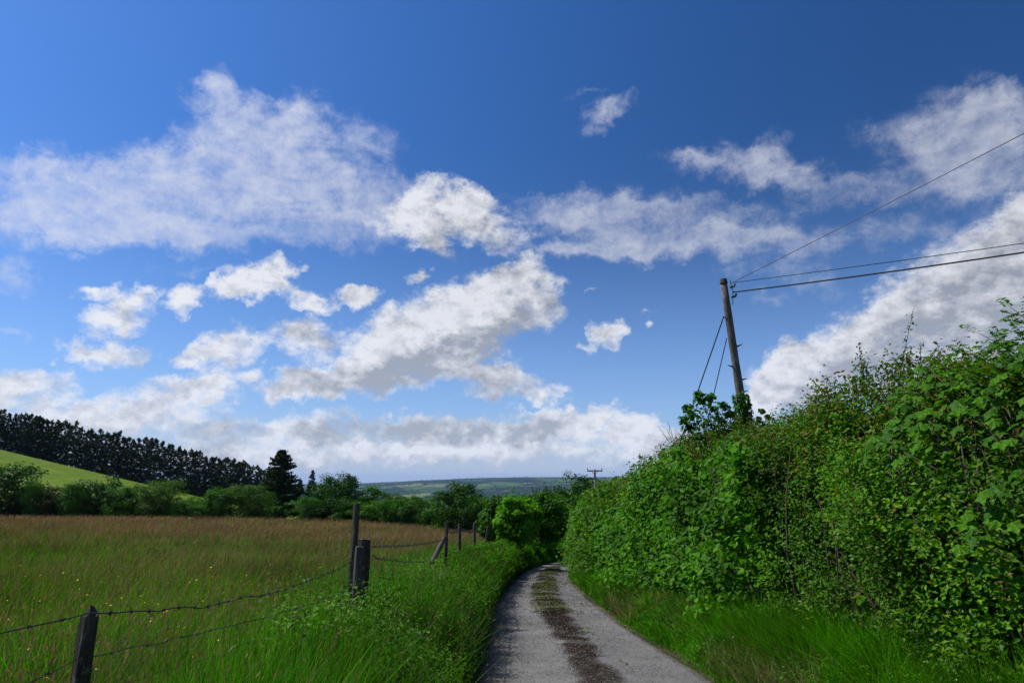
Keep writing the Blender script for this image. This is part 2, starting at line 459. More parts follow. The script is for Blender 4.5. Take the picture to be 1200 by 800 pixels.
def land(x, y):
    x = np.asarray(x, float); y = np.asarray(y, float)
    r = np.hypot(x, y)
    yy = np.clip(y, -40, 130)
    c = lane_c(np.clip(y, -40, 60))
    # field on the left
    zf = 0.42 - 0.0705 * yy + 3.1 * (np.clip(yy, 0, None) / 110) * (1 - np.exp(np.clip(x + 1.5, -400, 0) / 18))
    # left bank, lane, right bank
    lz = lane_z(np.clip(y, -40, 130))
    d = x - c
    lw = LW(np.clip(y, -40, 60))
    left = -lw - 0.1
    z = np.where(d < left, lz + (zf - lz) * sstep(-(d - left), 0.0, 0.55), lz)
    z = np.where(d > lw + .1, lz + 0.42 * sstep(d - lw - .1, 0.0, 1.3), z)
    z = np.where(np.abs(d) < lw + .12, lz - 0.05, z)
    near = z + 0.05 * (fbm(x * .6, y * .6, octv=3, seed=5) - .5) * sstep(np.abs(d), 1.5, 2.2)
    # hillside rising behind the field on the left
    zh = -5.2 + 0.217 * np.clip(-98 - x * 235 / np.clip(y, 60, 1e9), 0, 260) * sstep(y, 118, 225)
    ridge = 1 - sstep(y, 238, 420)
    zh = np.where(zh > -5.2, -5.2 + (zh + 5.2) * ridge, zh)
    far = zh - 34 * sstep(y, 116, 520) * sstep(x / np.clip(y, 60, None), -.44, -.26)
    # valley and the hills across it
    px_ = x / np.clip(y, 1, None)
    zv = -95.0 * sstep(r, 300, 2600)
    topz = -22 + 78 * sstep(px_, -.30, .03) + 9 * fbm(x / 900., y / 2500., octv=3, seed=9)
    lowhill = 60 * fbm(x / 1500., y / 1500., octv=4, seed=3) - 30
    zv = zv + (topz + 95) * sstep(r, 2600, 7600) + lowhill * sstep(r, 1200, 2500) * (1 - sstep(r, 5500, 7600))
    zv = zv - 190 * sstep(r, 8200, 16000)
    out = near + (far - near) * sstep(y, 112, 135)
    out = np.where(y > 135, far, out)
    out = out + zv
    return out

def on_land(x, y, dz=0.0):
    return Vector((x, y, float(land(x, y)) + dz))

# ground materials
def ground_mat(name, builder):
    m, t, out = new_mat(name)
    P = t.n('ShaderNodeNewGeometry').outputs['Position']
    c_, h_, dist = builder(t, P)
    bs = t.n('ShaderNodeBsdfPrincipled')
    t.set(bs.inputs['Base Color'], t.v('SCALE', c_, scale=.7))
    bs.inputs['Roughness'].default_value = .95
    bs.inputs['Specular IOR Level'].default_value = .1
    if h_ is not None:
        b_ = t.n('ShaderNodeBump'); b_.inputs['Strength'].default_value = .7; b_.inputs['Distance'].default_value = dist
        t.set(b_.inputs['Height'], h_); t.l.new(b_.outputs[0], bs.inputs['Normal'])
    t.l.new(bs.outputs[0], out.inputs[0])
    return m

def b_verge(t, P):
    n_ = t.noise(P, 9, 6, .65)
    c_ = t.mix(t.step(n_, .35, .65), (.035, .03, .014), (.035, .07, .014))
    return c_, n_, .03
def b_meadow(t, P):
    x, y, z = t.xyz(P)
    n_ = t.noise(t.v('MULTIPLY', P, (1, .5, 1)), 5, 7, .7)
    big_ = t.noise(t.v('MULTIPLY', P, (.35, 1, 1)), .12, 5, .6)
    far_ = t.step(t.m('ADD', y, t.m('MULTIPLY', t.m('SUBTRACT', big_, .5), 30)), 24, 44)
    green = t.mix(t.step(n_, .35, .65), (.04, .07, .01), (.08, .115, .018))
    brown = t.mix(t.step(n_, .3, .7), (.17, .105, .065), (.27, .175, .105))
    brown = t.mix(t.step(t.noise(t.v('MULTIPLY', P, (.5, 1.5, 1)), .3, 5, .6), .5, .72), brown, (.15, .125, .04))
    c_ = t.mix(far_, green, brown)
    edge = t.step(y, 106, 113)
    c_ = t.mix(edge, c_, (.11, .13, .025))
    return c_, n_, .06
def b_hill(t, P):
    n_ = t.noise(t.v('MULTIPLY', P, (1, .35, 1)), .35, 8, .65)
    st = t.noise(t.v('MULTIPLY', P, (.05, .6, .3)), 1.2, 4, .6)
    c_ = t.mix(t.step(n_, .35, .65), (.085, .165, .004), (.145, .225, .006))
    c_ = t.mix(t.step(st, .52, .68), c_, (.19, .24, .03))
    return c_, n_, .2
def b_far(t, P):
    vo = t.n('ShaderNodeTexVoronoi', feature='F1')
    w_ = t.v('ADD', P, t.v('SCALE', t.noise(P, .002, 3, .5, colour=True), scale=260))
    pv = t.v('MULTIPLY', w_, (1, .55, 0))
    t.set(vo.inputs['Vector'], pv); vo.inputs['Scale'].default_value = .0048
    ve = t.n('ShaderNodeTexVoronoi', feature='DISTANCE_TO_EDGE')
    t.set(ve.inputs['Vector'], pv); ve.inputs['Scale'].default_value = .0048
    cr = t.n('ShaderNodeValToRGB'); cr.color_ramp.interpolation = 'CONSTANT'
    e_ = cr.color_ramp.elements
    stops = [(0, (.05,.11,.02)), (.18, (.10,.17,.035)), (.36, (.03,.065,.015)), (.52, (.14,.20,.05)), (.64, (.06,.13,.025)), (.80, (.24,.24,.10)), (.90, (.02,.05,.012))]
    e_[0].position = 0; e_[0].color = (*stops[0][1], 1)
    e_[1].position = stops[1][0]; e_[1].color = (*stops[1][1], 1)
    for p_, c_ in stops[2:]:
        q_ = e_.new(p_); q_.color = (*c_, 1)
    t.set(cr.inputs[0], t.xyz(vo.outputs['Color'])[0])
    c_ = t.mix(t.step(ve.outputs['Distance'], .03, .09, 1, 0), cr.outputs[0], (.018, .04, .012))
    wood = t.step(t.noise(P, .0016, 5, .6), .50, .56)
    c_ = t.mix(wood, c_, (.012, .030, .012))
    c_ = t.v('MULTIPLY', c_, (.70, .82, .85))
    return c_, None, 1
M['verge'] = ground_mat('verge_soil', b_verge)
M['meadow'] = ground_mat('meadow_turf', b_meadow)
M['hill'] = ground_mat('hillside_pasture', b_hill)
M['far'] = ground_mat('patchwork_of_far_fields', b_far)

# one polar grid from under the camera to the horizon, cut into regions
ang = np.unique(np.concatenate([np.linspace(-46, 46, 300), np.linspace(-180, -46, 60), np.linspace(46, 180, 60)]))
rad = np.concatenate([[0.05], np.geomspace(.5, 28000, 300)])
A_, R_ = np.meshgrid(np.radians(ang), rad)
gx, gy = R_ * np.sin(A_), R_ * np.cos(A_)
gz = land(gx, gy)
nr, na = gx.shape
idx = np.arange(nr * na).reshape(nr, na)
quads = np.stack([idx[:-1, :-1], idx[:-1, 1:], idx[1:, 1:], idx[1:, :-1]], axis=-1).reshape(-1, 4)
cx = gx.ravel()[quads].mean(1); cy = gy.ravel()[quads].mean(1); crr = np.hypot(cx, cy)
c_l = cx - lane_c(np.clip(cy, -40, 60))
is_far = crr > 420
is_hill = (~is_far) & (cy > 115) & (cx < -.30 * cy)
is_far = is_far | (cy > 115) & ~is_hill
is_mead = (~is_far) & (~is_hill) & (c_l < -2.35) & (cx < -1.4)
is_verge = ~(is_far | is_hill | is_mead)
P3 = np.stack([gx.ravel(), gy.ravel(), gz.ravel()], 1)
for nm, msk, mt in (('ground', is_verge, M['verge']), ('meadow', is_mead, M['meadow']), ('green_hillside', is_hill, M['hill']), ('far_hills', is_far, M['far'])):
    q = quads[msk]
    u, inv = np.unique(q, return_inverse=True)
    o = link(nm, mesh_np(nm, P3[u], inv.reshape(q.shape), mt, smooth=True))
    tag(o, kind='structure')

# ------------------------------------------------------------------ the lane
def b_lane():
    m, t, out = new_mat('lane_surface')
    P = t.n('ShaderNodeNewGeometry').outputs['Position']
    uv = t.n('ShaderNodeUVMap', uv_map='lane').outputs[0]
    u, v, _ = t.xyz(uv)
    wob = t.m('MULTIPLY', t.m('SUBTRACT', t.noise(P, 1.1, 5, .65), .5), .9)
    fine = t.noise(P, 60, 4, .7)
    stones = t.n('ShaderNodeTexVoronoi', feature='F1')
    t.set(stones.inputs['Vector'], P); stones.inputs['Scale'].default_value = 95
    sv = t.xyz(stones.outputs['Color'])[0]
    patch_ = t.noise(P, 1.6, 5, .6)
    tar = t.mix(t.step(patch_, .35, .68), (.145, .14, .135), (.215, .208, .20))
    tar = t.mix(t.m('MULTIPLY', t.step(sv, .55, .95), .55), tar, (.34, .335, .33))
    tar = t.mix(t.m('MULTIPLY', t.step(sv, .0, .35, 1, 0), .6), tar, (.04, .04, .043))
    # sandy washed edge on the left
    sandy = t.m('MULTIPLY', t.step(t.m('ADD', u, t.m('MULTIPLY', wob, .5)), -.95, -.62, 1, 0), .8)
    tar = t.mix(sandy, tar, (.20, .16, .12))
    # dark tar seam on the right wheel track and dirt
    d_ = t.m('ABSOLUTE', t.m('SUBTRACT', t.m('ADD', u, t.m('MULTIPLY', wob, .55)), .03))
    wid = t.step(v, 8, 26, .18, .34)
    strip = t.step(t.m('SUBTRACT', d_, wid), -.10, .06, 1, 0)
    broken = t.step(t.m('ADD', t.noise(P, 4.5, 8, .78), t.m('MULTIPLY', strip, .46)), .58, .74)
    strip = t.m('MULTIPLY', strip, broken)
    dirt = t.mix(t.step(fine, .35, .65), (.012, .007, .003), (.034, .019, .008))
    moss = t.m('MULTIPLY', t.step(t.noise(P, .9, 4, .6), .50, .62), t.step(fine, .35, .6))
    dirt = t.mix(t.m('MULTIPLY', moss, .3), dirt, (.075, .08, .02))
    strip = t.m('MULTIPLY', strip, t.step(t.noise(P, 22, 5, .75), .36, .56, .35, 1.0))
    c_ = t.mix(strip, tar, dirt)
    redge = t.step(t.m('ADD', t.m('ABSOLUTE', u), t.m('MULTIPLY', wob, .3)), .86, 1.02)
    c_ = t.mix(t.m('MULTIPLY', redge, .75), c_, (.10, .085, .05))
    bs = t.n('ShaderNodeBsdfPrincipled')
    t.set(bs.inputs['Base Color'], t.v('SCALE', c_, scale=.78))
    bs.inputs['Roughness'].default_value = .9
    bs.inputs['Specular IOR Level'].default_value = .25
    b_ = t.n('ShaderNodeBump'); b_.inputs['Strength'].default_value = .9; b_.inputs['Distance'].default_value = .012
    t.set(b_.inputs['Height'], t.m('ADD', t.m('MULTIPLY', stones.outputs['Distance'], -.8), t.m('MULTIPLY', fine, .8)))
    t.l.new(b_.outputs[0], bs.inputs['Normal'])
    t.l.new(bs.outputs[0], out.inputs[0])
    return m
M['lane'] = b_lane()
vs_ = np.concatenate([np.arange(-6, 46, .12), np.arange(46, 62, .5)])
us_ = np.linspace(-1, 1, 25)
V_, U_ = np.meshgrid(vs_, us_, indexing='ij')
wl = LW(V_) + .10 * (fbm(V_ * .9, 0 * V_ + 3, octv=4, seed=21) - .5) * 2
dxc = (lane_c(V_ + .1) - lane_c(V_ - .1)) / .2
nl = np.hypot(1, dxc)
lx = lane_c(V_) + U_ * wl / nl
ly = V_ - U_ * wl * dxc / nl
crown = .035 * (1 - U_ ** 2) + .02 * np.exp(-(U_ / .25) ** 2) - .02 * np.exp(-((np.abs(U_) - .55) / .2) ** 2)
lzz = lane_z(ly) + crown + .012 * (fbm(lx * 2, ly * 2, octv=3, seed=2) - .5)
lzz = np.where(np.abs(U_) > .99, lzz - .07, lzz)
def lane_top(x, y):
    d_ = (x - lane_c(y)) / LW(y)
    return lane_z(y) + .035 * (1 - d_ ** 2) + .02 * np.exp(-(d_ / .25) ** 2) - .02 * np.exp(-((np.abs(d_) - .55) / .2) ** 2) + .012 * (fbm(np.asarray(x) * 2, np.asarray(y) * 2, octv=3, seed=2) - .5)
idl = np.arange(V_.size).reshape(V_.shape)
ql = np.stack([idl[:-1, :-1], idl[:-1, 1:], idl[1:, 1:], idl[1:, :-1]], -1).reshape(-1, 4)
lme = mesh_np('lane', np.stack([lx.ravel(), ly.ravel(), lzz.ravel()], 1), ql, M['lane'], smooth=True)
uvl = lme.uv_layers.new(name='lane')
uvd = np.stack([U_.ravel(), V_.ravel()], 1)[ql.ravel()]
uvl.data.foreach_set('uv', uvd.astype(np.float32).ravel())
tag(link('lane', lme), kind='structure')

# ------------------------------------------------------------------ foliage builders
DIAMOND = (np.array([(0, 0, 0), (-.30, .45, .10), (0, 1, -.05), (.30, .45, .10)]), [np.array([(0, 1, 2, 3)])])
OVAL = (np.array([(0, 0, 0), (-.36, .28, .08), (-.34, .66, .06), (0, 1, -.12), (.34, .66, .06), (.36, .28, .08)]), [np.array([(0, 1, 2, 3), (0, 3, 4, 5)])])
LOBED = (np.array([(0, 0, 0), (-.42, .25, .08), (-.20, .52, .02), (-.30, .85, .05), (0, 1, -.06), (.30, .85, .05), (.20, .52, .02), (.42, .25, .08)]),
         [np.array([(0, 1, 2), (0, 6, 7)]), np.array([(2, 3, 4, 0), (0, 4, 5, 6)])])

def unit(v):
    return v / np.maximum(np.linalg.norm(v, axis=1, keepdims=True), 1e-9)

def leaves_np(co, nrm, size, tmpl, droop=0.0):
    """one small leaf at every point; returns vertices and face arrays"""
    n = len(co)
    tv, tf = tmpl
    nrm = unit(nrm)
    rv = rng.normal(size=(n, 3)); rv[:, 2] -= droop
    t = unit(rv - nrm * (rv * nrm).sum(1, keepdims=True))
    b = np.cross(nrm, t)
    size = np.broadcast_to(size, (n,))[:, None, None]
    v = co[:, None, :] + size * (tv[None, :, 0:1] * b[:, None, :] + (tv[None, :, 1:2] - .4) * t[:, None, :] + tv[None, :, 2:3] * nrm[:, None, :])
    off = (np.arange(n) * len(tv))[:, None, None]
    fs = [(f[None] + off).reshape(-1, f.shape[1]) for f in tf]
    return v.reshape(-1, 3), fs

def merge(parts):
    co, by = [], {}
    o = 0
    for v, fs in parts:
        co.append(v)
        for f in fs:
            by.setdefault(f.shape[1], []).append(f + o)
        o += len(v)
    return np.concatenate(co), [np.concatenate(f) for f in by.values()]

def tube_np(pts, radii, seg=6, cap=True):
    pts = [Vector(p) for p in pts]
    vs, fs = [], []
    up = Vector((0, 0, 1))
    for i, p in enumerate(pts):
        d = (pts[min(i + 1, len(pts) - 1)] - pts[max(i - 1, 0)]).normalized()
        a = d.cross(Vector((1, 0, 0)) if abs(d.x) < .8 else Vector((0, 1, 0))).normalized()
        b = d.cross(a)
        for k in range(seg):
            th = 2 * math.pi * k / seg
            q = p + (a * math.cos(th) + b * math.sin(th)) * radii[i]
            vs.append(q[:])
    for i in range(len(pts) - 1):
        for k in range(seg):
            k2 = (k + 1) % seg
            fs.append((i * seg + k, i * seg + k2, (i + 1) * seg + k2, (i + 1) * seg + k))
    fl = [np.array(fs)]
    if cap:
        n0 = len(pts) - 1
        vs.append(pts[-1][:]); c_ = len(vs) - 1
        fl.append(np.array([(n0 * seg + k, n0 * seg + (k + 1) % seg, c_) for k in range(seg)]))
    return np.array(vs, float), fl

def limb(p0, p1, r0, r1, bow=.1, n=4, seg=5):
    p0, p1 = Vector(p0), Vector(p1)
    L = (p1 - p0).length
    off = Vector((random.gauss(0, 1), random.gauss(0, 1), random.gauss(0, .4))) * L * bow
    pts = [p0.lerp(p1, i / n) + off * math.sin(math.pi * i / n) for i in range(n + 1)]
    return tube_np(pts, [r0 + (r1 - r0) * i / n for i in range(n + 1)], seg)

def clumps_np(centres, radii, per, out_from, up=.45, shell=.5):
    """leaf positions and normals for clumps of foliage"""
    cs, rs = np.asarray(centres, float), np.asarray(radii, float)
    k = len(cs)
    i = np.repeat(np.arange(k), per)
    d = unit(rng.normal(size=(len(i), 3)))
    rr = rs[i] * rng.random(len(i)) ** shell
    sq = np.array([1, 1, .78])
    co = cs[i] + d * rr[:, None] * sq
    nr = d * .8 + unit(cs[i] - out_from) * .35 + rng.normal(size=(len(i), 3)) * .45
    nr[:, 2] += up
    return co, nr

# unit trees: 1 m tall and 1 m wide, scaled where they stand
def broad_tree(low=-.06, n=46, per=85, leaf=.030, squash=1.0, top=1.0, seed=0, tmpl=DIAMOND, loose=0.0):
    st = rng.integers(1 << 30)
    c = np.array([0, 0, (low + top) / 2]); r = np.array([.44, .44, (top - low) / 2 * .84])
    d = unit(rng.normal(size=(n, 3)))
    lum = .80 + .34 * vnoise(d[:, 0] * 2.1 + seed, d[:, 1] * 2.1, d[:, 2] * 2.1 + 5, seed=seed)
    cs = c + d * r * (lum * (.55 + .45 * rng.random(n) ** .5))[:, None]
    cs = np.concatenate([cs, c + d[: n // 3] * r * .4])
    rad_ = rng.uniform(.10, .18, len(cs)) * (1 + loose)
    leaf = leaf * 1.45; n_low = n // 3
    a_ = rng.random(n_low) * 6.283; q_ = rng.uniform(.1, .36, n_low)
    cs = np.concatenate([cs, np.stack([np.cos(a_) * q_, np.sin(a_) * q_, rng.uniform(.04, .2, n_low)], 1)])
    rad_ = np.concatenate([rad_, rng.uniform(.10, .16, n_low)])
    co, nr = clumps_np(cs, rad_, per, c)
    keep = co[:, 2] > .01
    crown_ = leaves_np(co[keep], nr[keep], rng.uniform(.7, 1.35, keep.sum()) * leaf, tmpl)
    tr = [limb((0, 0, -.06), (random.uniform(-.03, .03), random.uniform(-.03, .03), low + .25 * (top - low)), .030, .020, .03, 4, 7)]
    for j in range(9):
        q = cs[rng.integers(len(cs))]
        tr.append(limb((0, 0, low * .6 + random.random() * .15), q, .016, .004, .06))
    return crown_, merge(tr)

def row_pine(seed=0, n=105):
    cs, rad_ = [], []
    tr = [limb((0, 0, -.03), (random.uniform(-.03, .03), 0, .97), .016, .004, .012, 6, 5)]
    bulge = random.uniform(.45, .78)
    for j in range(n):
        t = random.random()
        z = .02 + .95 * t
        w = .46 * min(1, (1 - t) / (1 - bulge)) ** .75 * random.uniform(.35, 1.08) + .02
        a = random.random() * 6.283
        cs.append((w * math.cos(a), w * math.sin(a), z)); rad_.append(random.uniform(.07, .13) * (1.15 - .5 * t))
        if j % 3 == 0: tr.append(limb((0, 0, z - .02), cs[-1], .006, .002, .03, 3, 4))
    for q in range(7):
        cs.append((random.gauss(0, .02), random.gauss(0, .02), .88 + .018 * q)); rad_.append(.055 - .006 * q)
    co, nr = clumps_np(cs, rad_, 44, np.array([0, 0, .6]), up=.3, shell=.6)
    c0 = np.repeat(np.asarray(cs), 44, axis=0)
    co[:, 2] = c0[:, 2] + (co[:, 2] - c0[:, 2]) * .45      # about 12 m tall and 5 m wide once scaled
    v, f = leaves_np(co, nr, rng.uniform(.6, 1.3, len(co)) * .052, DIAMOND)
    cc = np.repeat(co, 4, axis=0)
    v[:, 2] = cc[:, 2] + (v[:, 2] - cc[:, 2]) * .42
    return (v, f), merge(tr)

def spruce(seed=0, n=15, leaf=.018, dens=70, ragged=.22):
    parts, tr = [], [tube_np([(0, 0, -.02), (0, 0, .5), (0, 0, .99)], [.022, .014, .002], 6)]
    cs, nr = [], []
    for j in range(n * 3):
        t = (j + random.random()) / (n * 3)
        z = .04 + .94 * t
        w = .47 * (1 - t) ** .52 * random.uniform(1 - ragged, 1 + ragged * .6) + .012
        for q in range(6):
            a = random.random() * 6.283
            ln = w * random.uniform(.75, 1.08)
            m_ = max(8, int(dens * (ln + .08) * 2))
            s_ = rng.random(m_) ** .7
            side = rng.normal(size=m_) * .05 * (1.2 - s_) * (1 + .0)
            x = ln * s_ * math.cos(a) - side * math.sin(a)
            y = ln * s_ * math.sin(a) + side * math.cos(a)
            zz = z - .10 * ln * s_ + .16 * ln * s_ ** 3 - rng.random(m_) * .022
            cs.append(np.stack([x, y, zz], 1))
            nn = rng.normal(size=(m_, 3)) * .5; nn[:, 2] += .8
            nr.append(nn)
            tr.append(tube_np([(0, 0, z), (ln * .9 * math.cos(a), ln * .9 * math.sin(a), z - .03 * ln)], [.005, .001], 3, False))
    co, nr = np.concatenate(cs), np.concatenate(nr)
    return leaves_np(co, nr, rng.uniform(.6, 1.3, len(co)) * leaf, DIAMOND), merge(tr)

def tree_meshes(key, builder, leafmat, **kw):
    (cv, cf), (tv, tf) = builder(**kw)
    return mesh_np('crown_' + key, cv, cf, leafmat), mesh_np('trunk_' + key, tv, tf, M['pine_bark' if 'pine' in key or 'spruce' in key else 'bark'], smooth=True)

TREES = {}
for k in range(5): TREES['pine%d' % k] = tree_meshes('pine', row_pine, M['pine'], seed=k)
TREES['spruce0'] = tree_meshes('spruce', spruce, M['pine'], n=22, leaf=.035)
TREES['spruce1'] = tree_meshes('spruce', spruce, M['pine'], n=12, dens=60, leaf=.04)
for k in range(3): TREES['dark%d' % k] = tree_meshes('broad', broad_tree, M['broad_dark'], seed=k, n=52, per=95, leaf=.028)
for k in range(3): TREES['mid%d' % k] = tree_meshes('broad', broad_tree, M['broad_mid'], seed=k + 5, n=50, per=90, leaf=.028)
for k in range(2): TREES['light%d' % k] = tree_meshes('broad', broad_tree, M['broad_light'], seed=k + 9, n=44, per=80, leaf=.028)
TREES['willow0'] = tree_meshes('broad', broad_tree, M['willow'], seed=13, n=60, per=110, leaf=.022, low=.0)
TREES['copper0'] = tree_meshes('broad', broad_tree, M['copper'], seed=14, n=46, per=80, leaf=.03, low=.0)
for k in range(2): TREES['bushd%d' % k] = tree_meshes('broad', broad_tree, M['broad_dark'], seed=k + 20, n=56, per=90, leaf=.028, low=-.12)
for k in range(3): TREES['bushm%d' % k] = tree_meshes('broad', broad_tree, M['broad_mid'], seed=k + 24, n=56, per=90, leaf=.028, low=-.12)
TREES['bushl0'] = tree_meshes('broad', broad_tree, M['broad_light'], seed=30, n=46, per=80, leaf=.03, low=-.12)
TREES['thin0'] = tree_meshes('broad', broad_tree, M['copper'], seed=33, n=30, per=45, leaf=.03, low=.3, loose=.3)

def plant_tree(name, key, px, top, wpx, y, label, cat, group=None, x=None, z0=None, scale_y=1.0, toppx=None):
    """a tree whose crown spans wpx photograph pixels, top at py = top, standing y metres ahead"""
    if x is None: x = at(px, 561, y).x
    zb = float(land(x, y)) if z0 is None else z0
    zt = at(px, top, y).z
    h = max(zt - zb, .8)
    w = wpx / FPX * y * (1.05 if 'pine' in key or 'spruce' in key else 1.32)
    r = empty(name, (x, y, zb), random.random() * 6.28)
    r.scale = (w, w, h)
    tag(r, label, cat, group)
    cm, tm = TREES[key]
    link('trunk', tm, r); link('crown', cm, r)
    return r

# ------------------------------------------------------------------ the row of conifers along the hill's crest
tops = np.array([(-60, 478), (0, 484), (30, 487), (62, 492), (90, 500), (120, 507), (150, 511), (200, 522), (240, 533), (262, 538), (290, 545), (312, 548), (330, 556)])
n_row = 0
for row, (yd, dz_) in enumerate(((232, 0), (237, 1.5))):
    px = -14 + row * 4
    while px < (318 if row == 0 else 322):
        tp = float(np.interp(px, tops[:, 0], tops[:, 1])) + random.uniform(-4.5, 3.5) + 2 * math.sin(px * .13 + row)
        y = yd + random.uniform(-1.2, 1.2)
        marks = [(12, 'the large rounded tree at far left'), (44, 'the small green bush at far left'), (66, 'the low brownish bush'), (112, 'the dark domed tree'), (145, 'the bush right of the dome'), (165, 'the narrow upright bush'), (192, 'the feathery willow'), (224, 'the yellow green bush'), (257, 'the small round tree'), (290, 'the round pale willow'), (318, 'the tallest spruce')]
        mk_ = min(marks, key=lambda q: abs(q[0] - px))
        side = 'straight above' if abs(px - mk_[0]) < 4 else 'just left of' if px < mk_[0] else 'just right of'
        if px > mk_[0] + 13: side = 'well right of'
        if px < mk_[0] - 13: side = 'well left of'
        place = side + ' ' + mk_[1]
        tone = ['front row conifer', 'back row conifer'][row]
        plant_tree('conifer_tree', 'pine%d' % random.randrange(5), px, tp, random.choice((17, 20, 23)) + random.uniform(-2, 2), y,
                   tone + ' ' + place, 'tree', 'row of dark conifers along the crest of the green hill')
        px += random.uniform(4.5, 8.5)
        n_row += 1

# ------------------------------------------------------------------ trees and bushes along the far edge of the meadow
T = [
 ('broadleaf_tree','bushd0', 12, 533, 66, 113, 'large dark rounded tree at the left end of the meadow edge'),
 ('bush','bushm0', 40, 560, 22, 110, 'small green bush leaning against the large dark tree on the left'),
 ('bush','copper0', 66, 564, 42, 112, 'low brownish bush between the large left tree and the round green tree'),
 ('broadleaf_tree','bushd1', 112, 552, 56, 114, 'dark green domed tree standing in front of the open green hillside'),
 ('bush','bushm1', 90, 561, 30, 111, 'mid green bush filling the left side of the dark domed tree'),
 ('bush','bushm2', 145, 566, 34, 112, 'low leafy bush just right of the dark domed tree'),
 ('bush','mid0', 160, 562, 26, 114, 'narrow upright bush left of the feathery willow'),
 ('willow_bush','willow0', 190, 557, 50, 113, 'feathery grey green willow bush in the middle of the hillside'),
 ('bush','bushl0', 222, 578, 34, 112, 'yellow green low bush where the hillside runs down to the meadow'),
 ('bush','bushl0', 240, 586, 22, 111, 'smallest yellow green bush at the foot of the hillside'),
 ('broadleaf_tree','mid1', 257, 568, 32, 112, 'small round green tree left of the pale willow'),
 ('willow_bush','willow0', 293, 563, 54, 112, 'round pale green willow in front of the big spruce'),
 ('spruce_tree','spruce0', 329, 525, 62, 122, 'tallest pointed dark spruce above the meadow edge'),
 ('spruce_tree','spruce1', 366, 549, 20, 150, 'small pointed spruce top showing behind the broadleaf trees'),
 ('spruce_tree','spruce1', 352, 560, 22, 140, 'short dark spruce tucked against the tallest spruce'),
 ('broadleaf_tree','dark0', 384, 554, 50, 120, 'broad dark tree right of the tallest spruce'),
 ('broadleaf_tree','dark1', 402, 552, 38, 124, 'dark tree with a peaked top at the right end of the dark clump'),
 ('bush','bushm0', 362, 580, 34, 114, 'low green bush at the foot of the dark clump, left part'),
 ('bush','bushd1', 400, 575, 44, 115, 'dark low bush at the foot of the dark clump, behind the fence post'),
 ('broadleaf_tree','mid2', 436, 569, 44, 126, 'round green tree rising over the bushes just right of the fence post'),
 ('bush','dark2', 466, 576, 32, 124, 'dark green bush behind the pale green bushes'),
 ('bush','bushl0', 432, 583, 44, 112, 'bright green bush right behind the tall fence post'),
 ('bush','bushm1', 458, 581, 38, 111, 'mid green bush, second to the right of the tall fence post'),
 ('bush','bushm2', 482, 577, 40, 111, 'rounded green bush, third to the right of the tall fence post'),
 ('bush','bushl0', 498, 578, 34, 112, 'fresh green bush left of the big round tree'),
 ('bush','bushd0', 512, 584, 32, 108, 'dark low bush touching the left side of the big round tree'),
 ('broadleaf_tree','dark1', 538, 563, 62, 101, 'big round dark tree standing alone at the right end of the meadow'),
 ('broadleaf_tree','light0', 566, 575, 34, 99, 'lighter green tree against the right side of the big round tree'),
 ('bush','bushm0', 524, 592, 28, 100, 'light green low bush at the front of the big round tree'),
]
for (nm, key, px, top, w, y, lab) in T:
    plant_tree(nm, key, px, top, w, y, lab, 'tree' if 'tree' in nm else 'bush', 'trees and bushes along the far edge of the meadow')
hedge_lab = [('dense dark hedge filling the gaps below the trees on the left', -6, 255, 585, 116.5, 'broad_dark'), ('low green hedge below the trees right of the big spruce', 255, 520, 590, 117.5, 'broad_mid')]
for lab, pa, pb_, top_, yy, mk in hedge_lab:
    xa, xb = at(pa, 561, yy).x, at(pb_, 561, yy).x
    hh_ = empty('field_hedge', (xa, yy, float(land(xa, yy))))
    tag(hh_, lab, 'hedge', 'hedges along the far edge of the meadow')
    m_ = int((xb - xa) * 2.6)
    cx_ = rng.uniform(xa, xb, m_); cy_ = yy + rng.uniform(-.8, .8, m_)
    hz_ = (1.5 + 1.8 * fbm(cx_ * .22, 0, octv=3, seed=88)) * rng.uniform(.2, 1, m_)
    co_, nr_ = clumps_np(np.stack([cx_, cy_, land(cx_, cy_) + hz_], 1), rng.uniform(.4, .8, m_), 60, np.array([(xa + xb) / 2, yy + 3, -9.]))
    v_, f_ = leaves_np(co_, nr_, rng.uniform(.22, .40, len(co_)), DIAMOND)
    link('foliage', mesh_np('foliage', v_ - np.array(hh_.location), f_, M[mk]), hh_)
T2 = [
 ('broadleaf_tree','dark0', 676, 551, 54, 120, 'large domed dark tree beyond the lane, left of the small pole', 'tree'),
 ('broadleaf_tree','mid1', 650, 572, 34, 100, 'green tree below and left of the domed dark tree', 'tree'),
 ('broadleaf_tree','dark2', 700, 566, 30, 110, 'dark tree behind the foot of the small pole', 'tree'),
 ('thin_tree','thin0', 634, 563, 20, 95, 'thin reddish tree standing above the lane bushes', 'tree'),
 ('thin_tree','thin0', 618, 573, 16, 90, 'smaller reddish thin tree left of the taller one', 'tree'),
 ('bush','bushm2', 640, 578, 30, 78, 'green bush over the lane behind the bright shrub', 'bush'),
 ('bush','bushm1', 622, 582, 26, 74, 'rounded bush showing above the bright shrub', 'bush'),
 ('bush','willow0', 662, 576, 30, 66, 'grey green bush at the bend of the lane', 'bush'),
 ('bush','bushm0', 590, 592, 30, 60, 'low bush at the end of the fence line', 'bush'),
 ('bush','bushd0', 652, 584, 34, 52, 'dark bush shading the bend of the lane', 'bush'),
 ('bush','bushm2', 676, 574, 36, 56, 'green bush standing behind the end of the hedge', 'bush'),
 ('bush','bushm1', 700, 566, 44, 60, 'tall green bush hidden behind the hedge at the bend', 'bush'),
]
for (nm, key, px, top, w, y, lab, cat) in T2:
    plant_tree(nm, key, px, top, w, y, lab, cat, 'trees and bushes beyond the bend of the lane')
